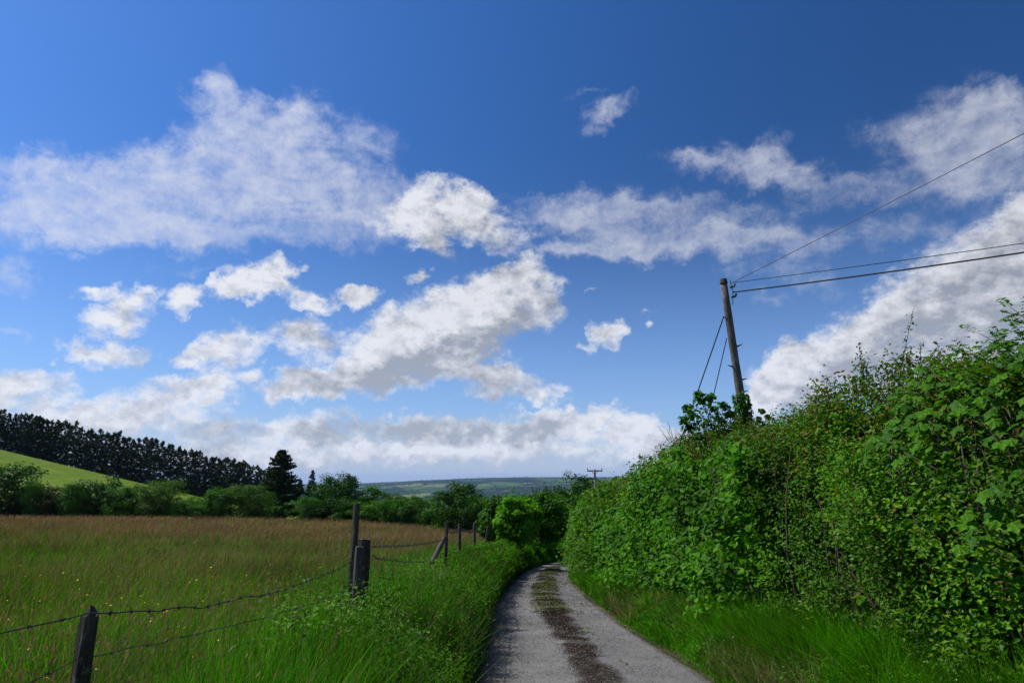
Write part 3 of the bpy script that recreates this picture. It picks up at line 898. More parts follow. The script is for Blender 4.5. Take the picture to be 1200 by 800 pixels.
# the bright shrubs this side of the bend: finer leaves
def near_shrub(name, x, y, h, w, mat, label, leaf, nleaf, lean=0.0, group='shrubs on the left of the lane at the bend', low=.10, tm=OVAL):
    n = 70
    c = np.array([0, 0, h * (.5 + low / 2)]); r = np.array([w / 2 * .82, w / 2 * .82, h * (1 - low) / 2 * .84])
    d = unit(rng.normal(size=(n, 3)))
    cs = c + d * r * (.5 + .5 * rng.random(n) ** .5)[:, None]
    rad_ = rng.uniform(.09, .2, n) * w
    co, nr = clumps_np(cs, rad_, int(nleaf * .6) // n, c)
    k = co[:, 2] > .05
    r0 = empty(name, (x, y, float(land(x, y)) - .05))
    tag(r0, label, 'shrub', group)
    cv, cf = leaves_np(co[k], nr[k], rng.uniform(.8, 1.5, k.sum()) * leaf, tm)
    link('foliage', mesh_np('foliage', cv, cf, mat), r0)
    tr = [limb((random.gauss(0, .12), random.gauss(0, .12), -.1), cs[i] * np.array([.9, .9, .95]), .03, .006, .06) for i in range(0, n, 4)]
    tv, tf = merge(tr)
    link('stem', mesh_np('stem', tv, tf, M['bark'], smooth=True), r0)
    # a few long shoots
    pr = []
    for _ in range(12):
        q = cs[rng.integers(n)]
        if q[2] < h * .5: continue
        e = q + np.array([random.gauss(0, .12) * w, random.gauss(0, .12) * w, random.uniform(.10, .24) * h])
        t_ = rng.random(26)[:, None]
        pp = q + (e - q) * t_ + rng.normal(size=(26, 3)) * leaf * .5
        pr.append(leaves_np(pp, rng.normal(size=(26, 3)) + (0, 0, .6), leaf * .8, tm))
    if pr:
        v_, f_ = merge(pr)
        tag(link('shoots', mesh_np('shoots', v_, f_, mat), r0), kind='stuff')
    return r0
near_shrub('hazel_shrub', .05, 33.5, 3.0, 1.9, M['bright'], 'bright green shrub at the end of the left verge, left of the bend', .13, 7000)
near_shrub('hazel_shrub', -.75, 37, 3.0, 2.2, M['broad_mid'], 'darker shrub behind the bright green shrub at the bend', .13, 6000)
near_shrub('hazel_shrub', .75, 40.5, 3.4, 2.3, M['bright'], 'leafy shrub over the darkest part of the bend', .14, 7000)
near_shrub('hazel_shrub', 2.0, 46.5, 3.9, 3.4, M['broad_mid'], 'tall shrub closing the view where the lane turns right', .15, 8000)
near_shrub('hazel_shrub', .3, 44, 3.6, 3.0, M['broad_mid'], 'mid green shrub between the two bright shrubs at the bend', .15, 8000)
near_shrub('hazel_shrub', 3.0, 50.5, 3.6, 3.4, M['broad_mid'], 'low dark shrub in the shade just beyond the turn of the lane', .16, 8000, low=-.05)
near_shrub('hazel_shrub', 4.4, 55, 3.9, 4.2, M['broad_dark'], 'dark shrub behind the turn of the lane', .17, 7000)

# woods and hedgerow trees far off in the valley and on the hills across it
tr_ = []
cand_n = 5200
rr_ = np.exp(rng.uniform(math.log(520), math.log(7600), cand_n)); aa = np.radians(rng.uniform(-28, 16, cand_n))
xx, yy_ = rr_ * np.sin(aa), rr_ * np.cos(aa)
wood = fbm(xx / 420, yy_ / 300, octv=4, seed=31) > .52
line = np.abs(fbm(xx / 260, yy_ / 160, octv=2, seed=77) - .5) < .018
k = wood | line
xx, yy_, rr_ = xx[k], yy_[k], rr_[k]
zz_ = land(xx, yy_)
big_s = np.clip(rr_ * .0028, 3.5, 11)
per = 17
ii = np.repeat(np.arange(len(xx)), per)
d = unit(rng.normal(size=(len(ii), 3))); d[:, 2] = np.abs(d[:, 2])
co = np.stack([xx[ii], yy_[ii], zz_[ii]], 1) + d * (big_s[ii] * rng.uniform(.5, 1, len(ii)))[:, None] * np.array([1.2, 1.2, .9])
v_, f_ = leaves_np(co, d + rng.normal(size=d.shape) * .3, big_s[ii] * .5, DIAMOND)
tag(link('distant_woodland', mesh_np('distant_woodland', v_, f_, M['far_leaf'])), 'dark woods and hedgerow trees scattered over the far blue hills', 'woodland', kind='stuff')
# nearer mass of treetops in the dip behind the meadow edge
n = 560
xx = rng.uniform(-75, 70, n); yy_ = rng.uniform(135, 420, n)
k = (xx / yy_ > -.22) & (xx / yy_ < .16); xx, yy_ = xx[k], yy_[k]
zz_ = land(xx, yy_) - 3.2; per = 110
ii = np.repeat(np.arange(len(xx)), per)
d = unit(rng.normal(size=(len(ii), 3)))
co = np.stack([xx[ii], yy_[ii], zz_[ii] + 4.5], 1) + d * (rng.uniform(.5, 1, len(ii)) * rng.uniform(2.5, 4.5, len(xx))[ii])[:, None]
v_, f_ = leaves_np(co, d + rng.normal(size=d.shape) * .4, .70, DIAMOND)
tag(link('valley_woodland', mesh_np('valley_woodland', v_, f_, M['broad_mid'])), 'treetops of the wood in the dip behind the meadow', 'woodland', kind='stuff')

# ------------------------------------------------------------------ the hedge on the right of the lane
def hedge_profile(y, th, depth=0.0):
    """th 0 (foot, lane side) .. pi (foot, far side); returns point on the hedge's skin, moved in by depth"""
    xf = lane_c(y) + LW(y) + .80 - .62 * sstep(y, 13, 25)
    a = 1.3
    h = 2.62 + .28 * (fbm(y * .35, 1.0, octv=3, seed=41) - .5) * 2 + .55 * sstep(y, 4.8, 7.5) + .25 * sstep(y, 12, 20) - .35 * sstep(y, 13, 19) - .70 * sstep(y, 21, 33)
    ground_ = land(xf + .3, y)
    c_, s_ = np.cos(th), np.sin(th)
    n_ = 2 / 3.0
    px_ = -np.sign(c_) * np.abs(c_) ** n_ * a
    pz_ = np.abs(s_) ** n_ * h
    bul = .85 * (fbm(y * .65, pz_ * .7, px_ * .4, octv=4, seed=44) - .5) * 2
    sc_ = 1 + (bul - depth) / 1.6
    x = xf + a + px_ * (1 + (bul - depth) / a)
    z = pz_ * (1 + (bul * .55 - depth) / h)
    # the foot is cut back a little above the verge
    x = x + .12 * (1 - sstep(z, .05, .5)) * (px_ < 0)
    nx, nz = px_ / a, np.maximum(pz_ / h, 0) * .9
    return x, ground_ + z, nx, nz, pz_ / h

def sample_hedge(n, y0, y1, power=1.0, th0=-.05, th1=2.3, dmax=.55):
    if power == 0: y = rng.uniform(y0, y1, n)
    else:
        u_ = rng.random(n)
        y = np.exp(math.log(y0) + u_ * (math.log(y1) - math.log(y0)))     # density falls off as 1/y
    th = rng.uniform(th0, th1, n)
    dep = dmax * rng.random(n) ** 1.6
    x, z, nx, nz, t = hedge_profile(y, np.clip(th, 0.02, math.pi - .02), dep)
    x = x + rng.normal(size=n) * .03; z = z + rng.normal(size=n) * .03
    nrm = np.stack([nx * .9, rng.normal(size=n) * .45 - .15, nz * .6 + .55], 1) + rng.normal(size=(n, 3)) * .42
    # hollows: dark gaps between sprays of foliage
    gap = fbm(x * 3.1, y * 3.1, z * 3.1, octv=3, seed=51)
    keep = (gap > .435) | (dep > .33)
    return np.stack([x, y, z], 1)[keep], nrm[keep], t[keep], dep[keep]

def sprays(n, y0, y1, per, length, thick=.05, th1=2.2, dep=.30, gapat=.43):
    """short leafy twigs that stick out of the hedge's skin"""
    y = np.exp(rng.uniform(math.log(y0), math.log(y1), n)); th = rng.uniform(-.02, th1, n)
    x, z, nx, nz, t = hedge_profile(y, np.clip(th, .02, 3.1), dep * rng.random(n))
    keep = fbm(x * 2.2, y * 2.2, z * 2.2, octv=3, seed=51) > gapat + .035 * (1 - sstep(y, 8, 13)) * (1 - .6 * t)
    x, y, z, nx, nz, t = (q[keep] for q in (x, y, z, nx, nz, t))
    n = len(x)
    d = unit(np.stack([nx, np.zeros(n), nz * .8 + .30], 1) + rng.normal(size=(n, 3)) * .45)
    L = length * rng.uniform(.5, 1.5, n) * np.maximum(1, y / 14)
    i = np.repeat(np.arange(n), per); s = rng.random(n * per)
    base = np.stack([x, y, z], 1)
    co = base[i] + d[i] * (L[i] * (s - .35))[:, None] + rng.normal(size=(n * per, 3)) * (thick * np.maximum(1, y / 12))[i][:, None]
    co[:, 2] -= .12 * L[i] * s ** 2
    nr = rng.normal(size=(n * per, 3)) * .55 + np.array([-.25, -.1, .75]) + d[i] * .25
    return co, nr, t[i], (1 - s) * .3
co, nr, t, dep = sprays(13000, 3.2, 48, 20, .32)
yq = co[:, 1]
xin = fbm(yq * .9, co[:, 2] * .9, 0, octv=2, seed=60) - .5
hazel_zone = (yq > 10.4 + 3 * xin) & (yq < 21 + 4 * xin) & (t < .84 + xin * .3)
leafy_zone = (yq >= 21 + 4 * xin) & (yq < 34) & (t < .9)
syc_zone = (yq > 4.0) & (yq < 6.1 + xin) & (co[:, 2] > .7 + xin) & (co[:, 2] < 2.35 + .5 * xin)
thin_out = rng.random(len(yq))
k = ~(hazel_zone & (thin_out > .22)) & ~(syc_zone & (thin_out > .3)) & ~(leafy_zone & (thin_out > .45))
hedge = empty('hawthorn_hedge', (3.6, 4, float(land(3.6, 4))))
tag(hedge, 'tall overgrown hawthorn hedge along the right side of the lane', 'hedge')
def rel(v, o): return v - np.array(o.location)
bpy.context.view_layer.update()
def foliage(name, owner, co_, nr_, size_, tm_, mat_, kind=None, droop=0.0):
    v_, f_ = leaves_np(co_, nr_, size_, tm_, droop)
    o_ = link(name, mesh_np(name, rel(v_, owner), f_, mat_), owner)
    return tag(o_, kind=kind) if kind else o_
size = np.maximum(.050, .0038 * yq) * rng.uniform(.7, 1.3, len(yq))
small = k & (rng.random(len(yq)) < 1)
tipmask = (t > .72) & (dep < .12) & (rng.random(len(yq)) < .5) & (yq < 26)
foliage('foliage', hedge, co[small & ~tipmask], nr[small & ~tipmask], size[small & ~tipmask], DIAMOND, M['hawthorn'])
foliage('young_leaves', hedge, co[small & tipmask], nr[small & tipmask], size[small & tipmask], DIAMOND, M['red_shoot'], 'stuff')
co_b, nr_b, t_b, dep_b = sample_hedge(130000, 3.2, 48, dmax=.5)
kb_ = dep_b > .26
foliage('shaded_leaves', hedge, co_b[kb_], nr_b[kb_], np.maximum(.04, .0036 * co_b[kb_, 1]) * rng.uniform(.7, 1.3, kb_.sum()), DIAMOND, M['hawthorn'], 'stuff')
# the hedge runs on beside and behind the viewer
n = 2600; per = 18
y = rng.uniform(-3, 3.3, n); th = rng.uniform(.02, 2.2, n)
x, z, nx, nz, t_ = hedge_profile(y, th, rng.uniform(0, .3, n))
i = np.repeat(np.arange(n), per); s = rng.random(n * per)
d = unit(np.stack([nx, 0 * nx, nz * .8 + .3], 1) + rng.normal(size=(n, 3)) * .45)
c4 = np.stack([x, y, z], 1)[i] + d[i] * (.34 * (s - .35))[:, None] + rng.normal(size=(n * per, 3)) * .05
foliage('near_foliage', hedge, c4, rng.normal(size=c4.shape) * .55 + np.array([-.25, -.1, .75]), rng.uniform(.045, .08, len(c4)), DIAMOND, M['hawthorn'])
n = 7000
y = rng.uniform(-3, 3.3, n); th = rng.uniform(.03, 2.9, n)
x, z, nx, nz, t_ = hedge_profile(y, th, rng.uniform(.35, .95, n))
foliage('near_inner_leaves', hedge, np.stack([x, y, z], 1), rng.normal(size=(n, 3)) + np.stack([nx, 0 * nx, nz], 1), rng.uniform(.12, .26, n), DIAMOND, M['hawthorn'], 'stuff')
# inner leaves and branches that stop the light
n = 60000
y = np.exp(rng.uniform(math.log(3), math.log(50), n)); th = rng.uniform(.03, 2.9, n)
x, z, nx, nz, t_ = hedge_profile(y, th, rng.uniform(.42, 1.0, n))
foliage('inner_leaves', hedge, np.stack([x, y, z], 1), rng.normal(size=(n, 3)) + np.stack([nx, 0 * nx, nz], 1), rng.uniform(.11, .24, n), DIAMOND, M['hawthorn'], 'stuff')
br = []
for i in range(230):
    y = random.uniform(3.5, 46) if i > 120 else random.uniform(4, 14)
    x0 = float(lane_c(y)) + LW(y) + .8 + random.uniform(.5, 1.6)
    g = float(land(x0, y))
    th = random.uniform(.35, 1.9)
    xx1, zz1, _, _, _ = hedge_profile(np.array([y + random.gauss(0, .4)]), np.array([th]), np.array([.12]))
    br.append(limb((x0, y, g - .1), (float(xx1[0]), y + random.gauss(0, .4), float(zz1[0])), random.uniform(.012, .035), .004, .08, 4, 4))
v_, f_ = merge(br)
tag(link('branch', mesh_np('branch', rel(v_, hedge), f_, M['twig'], smooth=True), hedge), kind='stuff')

# long shoots that stand up out of the hedge's top
def spray(root, tip, n, leaf, mat_key, bow=.10, tm=DIAMOND, spread=.045):
    p0, p1 = Vector(root), Vector(tip)
    L = (p1 - p0).length
    off = Vector((random.gauss(0, 1), random.gauss(0, 1), 0)) * L * bow
    f = lambda s: p0.lerp(p1, s) + off * math.sin(math.pi * s * .6)
    st = tube_np([f(i / 4) for i in range(5)], [.006, .005, .004, .003, .0015], 4)
    s = rng.random(n)
    co_ = np.array([f(q)[:] for q in s]) + rng.normal(size=(n, 3)) * spread * (1.1 - s[:, None] * .7)
    nn = rng.normal(size=(n, 3)) * .7; nn[:, 2] += .5
    return st, leaves_np(co_, nn, rng.uniform(.6, 1.3, n) * leaf, tm)
def crest(y, th=1.35):
    x, z, *_ = hedge_profile(np.array([y]), np.array([th]), np.array([.1]))
    return Vector((float(x[0]), y, float(z[0])))
sts, lvs, lvr = [], [], []
spots = [(random.uniform(4.4, 15), random.uniform(1.0, 1.9), random.uniform(.12, .36)) for _ in range(105)]
spots += [(7.15, 1.3, .62), (9.2, 1.3, .42), (8.6, 1.2, .35), (6.6, 1.3, .4), (8.0, 1.4, .45)]
spots += [(random.uniform(15, 40), random.uniform(1.0, 1.8), random.uniform(.15, .4)) for _ in range(60)]
for (y, th, L) in spots:
    b = crest(y, th)
    tip = b + Vector((random.gauss(-.05, .12), random.gauss(0, .12), 1.0)) * L
    s_, l_ = spray(b - Vector((0, 0, .15)), tip, int(26 + 60 * L), .034 if y < 12 else .055, None)
    sts.append(s_); (lvr if random.random() < .5 else lvs).append(l_)
for nm, arr, mt in (('shoot_stems', sts, M['twig']), ('shoot_leaves', lvs, M['hawthorn']), ('red_shoot_leaves', lvr, M['red_shoot'])):
    v_, f_ = merge(arr)
    tag(link(nm, mesh_np(nm, rel(v_, hedge), f_, mt), hedge), kind='stuff')

# hazel growing in the hedge: big round leaves
hz = empty('hazel_bush', (3.5, 15, float(land(3.5, 15))))
tag(hz, 'hazel with large round leaves growing in the middle of the hedge', 'bush')
c2, n2, t2, d2 = sprays(2700, 9.6, 24, 9, .34, .10, 1.75, .2, .36)
q = fbm(c2[:, 1] * .9, c2[:, 2] * .9, 0, octv=2, seed=60) - .5
kk = (c2[:, 1] > 10.4 + 3 * q) & (c2[:, 1] < 21 + 4 * q) & (t2 < .84 + q * .3)
c2, n2 = c2[kk], n2[kk] + np.array([-.2, -.15, 0])
foliage('foliage', hz, c2, n2, rng.uniform(.075, .135, len(c2)), OVAL, M['hazel'], droop=.9)
st_ = []
for i in range(26):
    y = random.uniform(10.5, 20.5); x0 = float(lane_c(y)) + LW(y) + 1.5
    xx1, zz1, *_ = hedge_profile(np.array([y]), np.array([random.uniform(.5, 1.3)]), np.array([.15]))
    st_.append(limb((x0, y, float(land(x0, y)) - .1), (float(xx1[0]), y + random.gauss(0, .5), float(zz1[0])), .022, .006, .08, 4, 5))
v_, f_ = merge(st_)
link('stem', mesh_np('stem', rel(v_, hz), f_, M['bark'], smooth=True), hz)

mp_ = empty('field_maple_bush', (3.5, 27, float(land(3.5, 27))))
tag(mp_, 'bright leafy field maple in the far stretch of the hedge', 'bush')
c2, n2, t2, d2 = sprays(2600, 19, 36, 12, .30, .09, 1.8, .2, .36)
q = fbm(c2[:, 1] * .9, c2[:, 2] * .9, 0, octv=2, seed=60) - .5
kk = (c2[:, 1] >= 21 + 4 * q) & (c2[:, 1] < 34) & (t2 < .93) & (rng.random(len(c2)) < .9)
foliage('foliage', mp_, c2[kk], n2[kk], rng.uniform(.08, .14, kk.sum()), LOBED, M['broad_light'])
# its bright head standing above the hedge
c3 = []
for i in range(16):
    y = random.uniform(20.5, 26); b = crest(y, random.uniform(1.0, 1.7))
    c3.append((b.x, b.y, b.z + random.uniform(-.1, .32)))
co_, nr_ = clumps_np(c3, rng.uniform(.25, .45, 16), 190, np.array([4.6, 23, .8]))
foliage('upper_foliage', mp_, co_, nr_, rng.uniform(.07, .13, len(co_)), LOBED, M['broad_light'])

# sycamore: every large leaf its own part
ft = 'sycamore_leaf'
def lobe_leaf():
    out = []
    pts = [(-180 + 20, .36), (-128, .66), (-96, .58), (-66, .95), (-44, .66), (-26, .72), (0, 1.08), (26, .72), (44, .66), (66, .95), (96, .58), (128, .66), (160, .36)]
    for a_, r_ in pts:
        out.append((math.sin(R(a_)) * r_ * .62, math.cos(R(a_)) * r_ * .62 + .30, -.16 * r_ * r_ + (.05 if abs(a_) in (66, 128) else 0)))
    v = np.array([(0, .28, .06)] + out); 
    f = np.array([(0, i, i + 1) for i in range(1, len(out))] + [(0, len(out), 1)])
    pet, pf = tube_np([(0, .27, .04), (0, .0, -.02), (0, -.35, -.16)], [.012, .010, .008], 3)
    return merge([(v, [f]), (pet, pf)])
lv, lf = lobe_leaf()
leaf_cols = [((.022,.085,.009),(.055,.135,.014)), ((.045,.13,.013),(.08,.18,.02)), ((.026,.09,.013),(.04,.11,.014))]
leaf_meshes = []
for i, (a_, b_) in enumerate(leaf_cols):
    mt = leaf_mat('sycamore_leaf_%s' % ('green', 'bright', 'deep')[i], [a_, b_, a_], gloss=.3, trans=.38, patch_scale=5)
    v2 = lv.copy(); v2[:, 2] += (fbm(v2[:, 0] * 3 + i, v2[:, 1] * 3, 0, seed=i) - .5) * .5 * (v2[:, 1] > -.1)
    leaf_meshes.append(mesh_np('leaf', v2, lf, mt, smooth=False))
syc = empty('sycamore_sapling', (4.1, 5.2, float(land(4.1, 5.2))))
tag(syc, 'young sycamore with large lobed leaves in the hedge at the right edge', 'tree')
def place_leaf(owner, pos, nrm, size_, me):
    z_ = Vector(nrm).normalized()
    down = Vector((random.gauss(-.35, .35), random.gauss(-.3, .35), -1))
    y_ = (down - z_ * down.dot(z_)).normalized()
    x_ = y_.cross(z_)
    mt = Matrix((x_, y_, z_)).transposed().to_4x4()
    o_ = bpy.data.objects.new('leaf', me)
    o_.parent = owner
    o_.matrix_local = Matrix.Translation(Vector(pos) - owner.location) @ mt @ Matrix.Scale(size_, 4)
    col.objects.link(o_)
clus = [(random.uniform(4.3, 6.6), random.uniform(.55, 1.5)) for _ in range(52)]
clus += [(4.7, .45), (4.9, .3), (4.75, .38)]
stx = []
nleaf = 0
for (y, th) in clus:
    x, z, nx, nz, t_ = hedge_profile(np.array([y]), np.array([th]), np.array([-.07]))
    c_ = Vector((float(x[0]), y, float(z[0])))
    if c_.z > 2.75: continue
    stx.append(limb((4.5, 5.2 + random.gauss(0, .3), .3), c_, .014, .004, .08, 4, 4))
    for j in range(random.randint(4, 7)):
        if nleaf >= 296: break
        p = c_ + Vector((random.gauss(-.03, .07), random.gauss(0, .12), random.gauss(0, .10)))
        place_leaf(syc, p, (float(nx[0]) * .55 - .25 + random.gauss(0, .25), random.gauss(-.25, .25), .95 + random.gauss(0, .2)), random.uniform(.075, .15), leaf_meshes[random.randrange(3)])
        nleaf += 1
v_, f_ = merge(stx)
link('stem', mesh_np('stem', rel(v_, syc), f_, M['bark'], smooth=True), syc)

# young ash with feathered leaves reaching over the top at the right edge
ash = empty('young_ash', (4.6, 5.0, float(land(4.6, 5.0))))
tag(ash, 'young ash with feathery compound leaves reaching highest at the right edge', 'tree')
sts, lfs = [], []
tips = [(1187, 362), (1150, 392), (1172, 398), (1196, 390), (1130, 412), (1160, 418), (1185, 420), (1110, 428), (1140, 436), (1205, 372), (1170, 440), (1195, 450), (1215, 400), (1120, 445)]
for (px, py) in tips:
    y = random.uniform(5.0, 5.9)
    tip = at(px, py, y)
    root = Vector((4.7 + random.gauss(0, .15), y + .4, 1.9))
    n0 = 5
    L = (tip - root).length
    f = lambda s: root.lerp(tip, s) + Vector((0, 0, .10 * L * math.sin(math.pi * s)))
    sts.append(tube_np([f(i / 5) for i in range(6)], [.009, .008, .006, .005, .004, .002], 4))
    for j in range(13):
        s = .45 + .55 * j / 12
        b = f(s)
        dirv = Vector((random.gauss(0, 1), random.gauss(0, .8), random.gauss(.25, .4))).normalized()
        if j == 12: dirv = (tip - f(.9)).normalized()
        Lr = random.uniform(.12, .2)
        sts.append(tube_np([b, b + dirv * Lr], [.002, .001], 3))
        side = dirv.cross(Vector((0, 0, 1))).normalized()
        pts_, nn_ = [], []
        for m_ in range(5):
            for sg in (-1, 1):
                pts_.append((b + dirv * Lr * (.3 + .16 * m_) + side * sg * .024)[:]); nn_.append((random.gauss(0, .3), random.gauss(0, .3), 1))
        pts_.append((b + dirv * Lr)[:]); nn_.append((0, 0, 1))
        lfs.append(leaves_np(np.array(pts_), np.array(nn_), .045, DIAMOND))
v_, f_ = merge(lfs); link('foliage', mesh_np('foliage', rel(v_, ash), f_, M['broad_light']), ash)
v_, f_ = merge(sts); tag(link('branch', mesh_np('branch', rel(v_, ash), f_, M['twig']), ash), kind='stuff')

# ------------------------------------------------------------------ utility pole, its stays and its wires
ptop = at(848, 331, 13.2); 
pbase_dir = at(872, 492, 13.6)
low_ = pbase_dir - ptop
pb = ptop + low_ * ((float(land(ptop.x + .7, 13.9)) - .3 - ptop.z) / low_.z)
pole = empty('utility_pole', tuple(pb))
tag(pole, 'leaning weathered wooden utility pole standing in the hedge', 'pole')
pts = [pb.lerp(ptop, i / 16) for i in range(17)]
pts = [p - pb for p in pts]
v_, f_ = tube_np(pts, [.104 - .038 * i / 16 + random.uniform(-.004, .004) for i in range(17)], 14)
link('post', mesh_np('post', v_, f_, M['pole_wood'], smooth=True), pole)
cv, cf = tube_np([ptop - pb + Vector((0, 0, -.02)), ptop - pb + Vector((0, 0, .07))], [.078, .066], 14)
link('pole_cap', mesh_np('pole_cap', cv, cf, M['post_wood'], smooth=False), pole)
ax = (ptop - pb).normalized()
def step_bits():
    out = []
    for (s, sd) in ((.55, 1), (.60, -1), (.66, 1), (.70, 1), (.74, -1), (.80, 1), (.88, -1)):
        p = (ptop - pb) * s
        out.append(limb(p, p + Vector((sd * random.uniform(.13, .2), -.06, random.uniform(.02, .10))), .03, .006, .03, 3, 5))
    return merge(out)
v_, f_ = step_bits()
tag(link('splinter', mesh_np('splinter', v_, f_, M['pole_wood']), pole), kind='stuff')
for k_, s in enumerate((.955, .985)):
    p = (ptop - pb) * s
    v_, f_ = tube_np([p + Vector((.09, -.05, -.02)), p + Vector((.17, -.07, 0)), p + Vector((.19, -.08, .05))], [.018, .025, .02], 8)
    link('insulator', mesh_np('insulator', v_, f_, M['ceramic'], smooth=True), pole)
v_, f_ = tube_np([(ptop - pb) * .93 + Vector((.11, -.02, 0)), (ptop - pb) * .97 + Vector((.14, -.05, 0)), (ptop - pb) * 1.0 + Vector((.12, -.04, .03))], [.008, .008, .008], 5)
link('lead_wire', mesh_np('lead_wire', v_, f_, M['cable']), pole)

def wire(name, p0, p1, sag, r_, mat_, label, cat, group=None, n=26):
    p0, p1 = Vector(p0), Vector(p1)
    pts = [p0.lerp(p1, i / n) - Vector((0, 0, sag * 4 * (i / n) * (1 - i / n))) for i in range(n + 1)]
    v, f = tube_np([p - p0 for p in pts], [r_] * (n + 1), 6)
    o_ = link(name, mesh_np(name, v, f, mat_, smooth=True), None, tuple(p0))
    return tag(o_, label, cat, group)
G = 'wires strung from the leaning pole'
def beyond(p0, px, py, y, ext):
    """far end of a wire that passes a pixel, carried on beyond it"""
    q = at(px, py, y)
    return Vector(p0) + (q - Vector(p0)) * ext
a_ = ptop + Vector((.15, -.06, -.02))
wire('overhead_wire', a_, beyond(a_, 1200, 150, 9.0, 3.2), .09, .007, M['cable'], 'thin overhead wire climbing steeply from the pole to the upper right', 'wire', G)
wire('overhead_wire', a_, beyond(a_, 1200, 277, 10.5, 3.2), .13, .007, M['cable'], 'thin overhead wire just above the thick cable', 'wire', G)
b_ = ptop + Vector((.15, -.08, -.22))
wire('overhead_cable', b_, beyond(b_, 1200, 284, 10.5, 3.2), .19, .014, M['cable'], 'thick black overhead cable, lowest of the three running right', 'cable', G)
st0 = (ptop.lerp(pb, .105))
e1 = at(786, 552, 14.5); g1 = e1 + (e1 - st0) * .35
wire('stay_wire', st0 + Vector((-.1, 0, 0)), g1, .02, .012, M['cable'], 'longer stay wire slanting down left from the pole into the hedge', 'wire', 'stay wires of the leaning pole')
st1 = (ptop.lerp(pb, .17))
e2 = at(829, 500, 14.0); g2_ = e2 + (e2 - st1) * .5
wire('stay_wire', st1 + Vector((-.1, 0, 0)), g2_, .02, .009, M['cable'], 'shorter steeper stay wire close beside the leaning pole', 'wire', 'stay wires of the leaning pole')

# ivy on the pole and the bush at its foot
ivy = empty('ivy', (pb.x, pb.y, pb.z))
tag(ivy, 'dark ivy climbing the lower part of the leaning pole', 'plant')
s = rng.random(2600)
base_px = np.array([(ptop.lerp(pb, .345 + .4 * q))[:] for q in s])
a0 = rng.random(2600) * 6.283
rr0 = (.13 + .18 * rng.random(2600) * np.clip(s * 2.2, .25, 1))
co_ = base_px + np.stack([np.cos(a0) * rr0, np.sin(a0) * rr0, rng.normal(size=2600) * .03], 1)
nr_ = np.stack([np.cos(a0), np.sin(a0), .5 + 0 * a0], 1) + rng.normal(size=(2600, 3)) * .35
foliage('foliage', ivy, co_, nr_, rng.uniform(.045, .08, 2600), LOBED, M['ivy'])
el_ = empty('elder_bush', (3.9, 13.4, float(land(3.9, 13.4))))
tag(el_, 'dark round leaved bush rising beside the foot of the leaning pole', 'bush')
cs = [(822, 470, .20), (835, 478, .22), (812, 486, .20), (845, 492, .24), (828, 495, .25), (806, 478, .12), (818, 462, .10), (832, 466, .12), (802, 492, .14), (808, 500, .18), (850, 505, .25), (838, 512, .28), (820, 512, .24), (856, 484, .16), (848, 475, .12), (862, 500, .22)]
cc = [at(px, py, 13.2 + random.uniform(-.3, .3))[:] for px, py, _ in cs]
co_, nr_ = clumps_np(cc, [c_[2] for c_ in cs], 95, np.array([4.0, 13.2, 2.0]), shell=.8)
foliage('foliage', el_, co_, nr_, rng.uniform(.05, .09, len(co_)), OVAL, M['broad_mid'])
ss = [limb((3.95, 13.4, 1.2), c_, .014, .004, .08, 3, 4) for c_ in cc]
v_, f_ = merge(ss); tag(link('branch', mesh_np('branch', rel(v_, el_), f_, M['twig']), el_), kind='stuff')
sp_ = empty('hedge_sprig', tuple(at(892, 505, 12.6)))
tag(sp_, 'small dark sprig of leaves sticking up just right of the leaning pole', 'plant')
cc = [at(px, py, 12.6)[:] for px, py in ((893, 482), (900, 488), (889, 492), (896, 500), (888, 505))]
co_, nr_ = clumps_np(cc, [.07, .05, .08, .10, .1], 34, np.array([4.4, 12.6, 2.0]), shell=.8)
foliage('foliage', sp_, co_, nr_, rng.uniform(.06, .1, len(co_)), OVAL, M['ivy'])
v_, f_ = limb(at(890, 530, 12.6), at(896, 480, 12.6), .008, .003, .05)
link('stem', mesh_np('stem', rel(v_, sp_), f_, M['twig']), sp_)
bt = empty('bare_twigs', tuple(at(800, 540, 15)))
tag(bt, 'bare grey twigs standing out of the hedge left of the pole', 'twigs')
tw = []
for i in range(22):
    a_ = at(random.uniform(790, 830), 540, 15); b_ = a_ + Vector((random.gauss(-.15, .22), random.gauss(0, .2), random.uniform(.3, .85)))
    tw.append(limb(a_, b_, .010, .003, .08, 4, 4))
    for j in range(3):
        m_ = a_.lerp(b_, random.uniform(.4, .9)); tw.append(limb(m_, m_ + Vector((random.gauss(0, .12), random.gauss(0, .1), random.uniform(.04, .16))), .005, .002, .05, 2, 3))
v_, f_ = merge(tw); tag(link('twig', mesh_np('twig', rel(v_, bt), f_, M['twig']), bt), kind='stuff')

# the small pole far down the valley
y = 97.0
tp = at(697, 551, y)
fp = empty('utility_pole', (tp.x, y, float(land(tp.x, y))))
tag(fp, 'small far wooden pole with a crossarm beyond the hedge', 'pole')
hgt = tp.z - fp.location.z
v_, f_ = tube_np([(0, 0, -.3), (0, 0, hgt + .15)], [.17, .13], 8); link('post', mesh_np('post', v_, f_, M['pole_wood'], smooth=True), fp)
v_, f_ = tube_np([(-1.05, 0, hgt - .05), (1.05, 0, hgt - .05)], [.09, .09], 4); link('crossarm', mesh_np('crossarm', v_, f_, M['post_grey']), fp)
for sx in (-1, 0, 1):
    if sx == 0: continue
    v_, f_ = tube_np([(sx * .98, 0, hgt), (sx * .98, 0, hgt + .2), (sx * .98, 0, hgt + .32)], [.035, .07, .05], 6)
    link('insulator', mesh_np('insulator', v_, f_, M['ceramic'], smooth=True), fp)
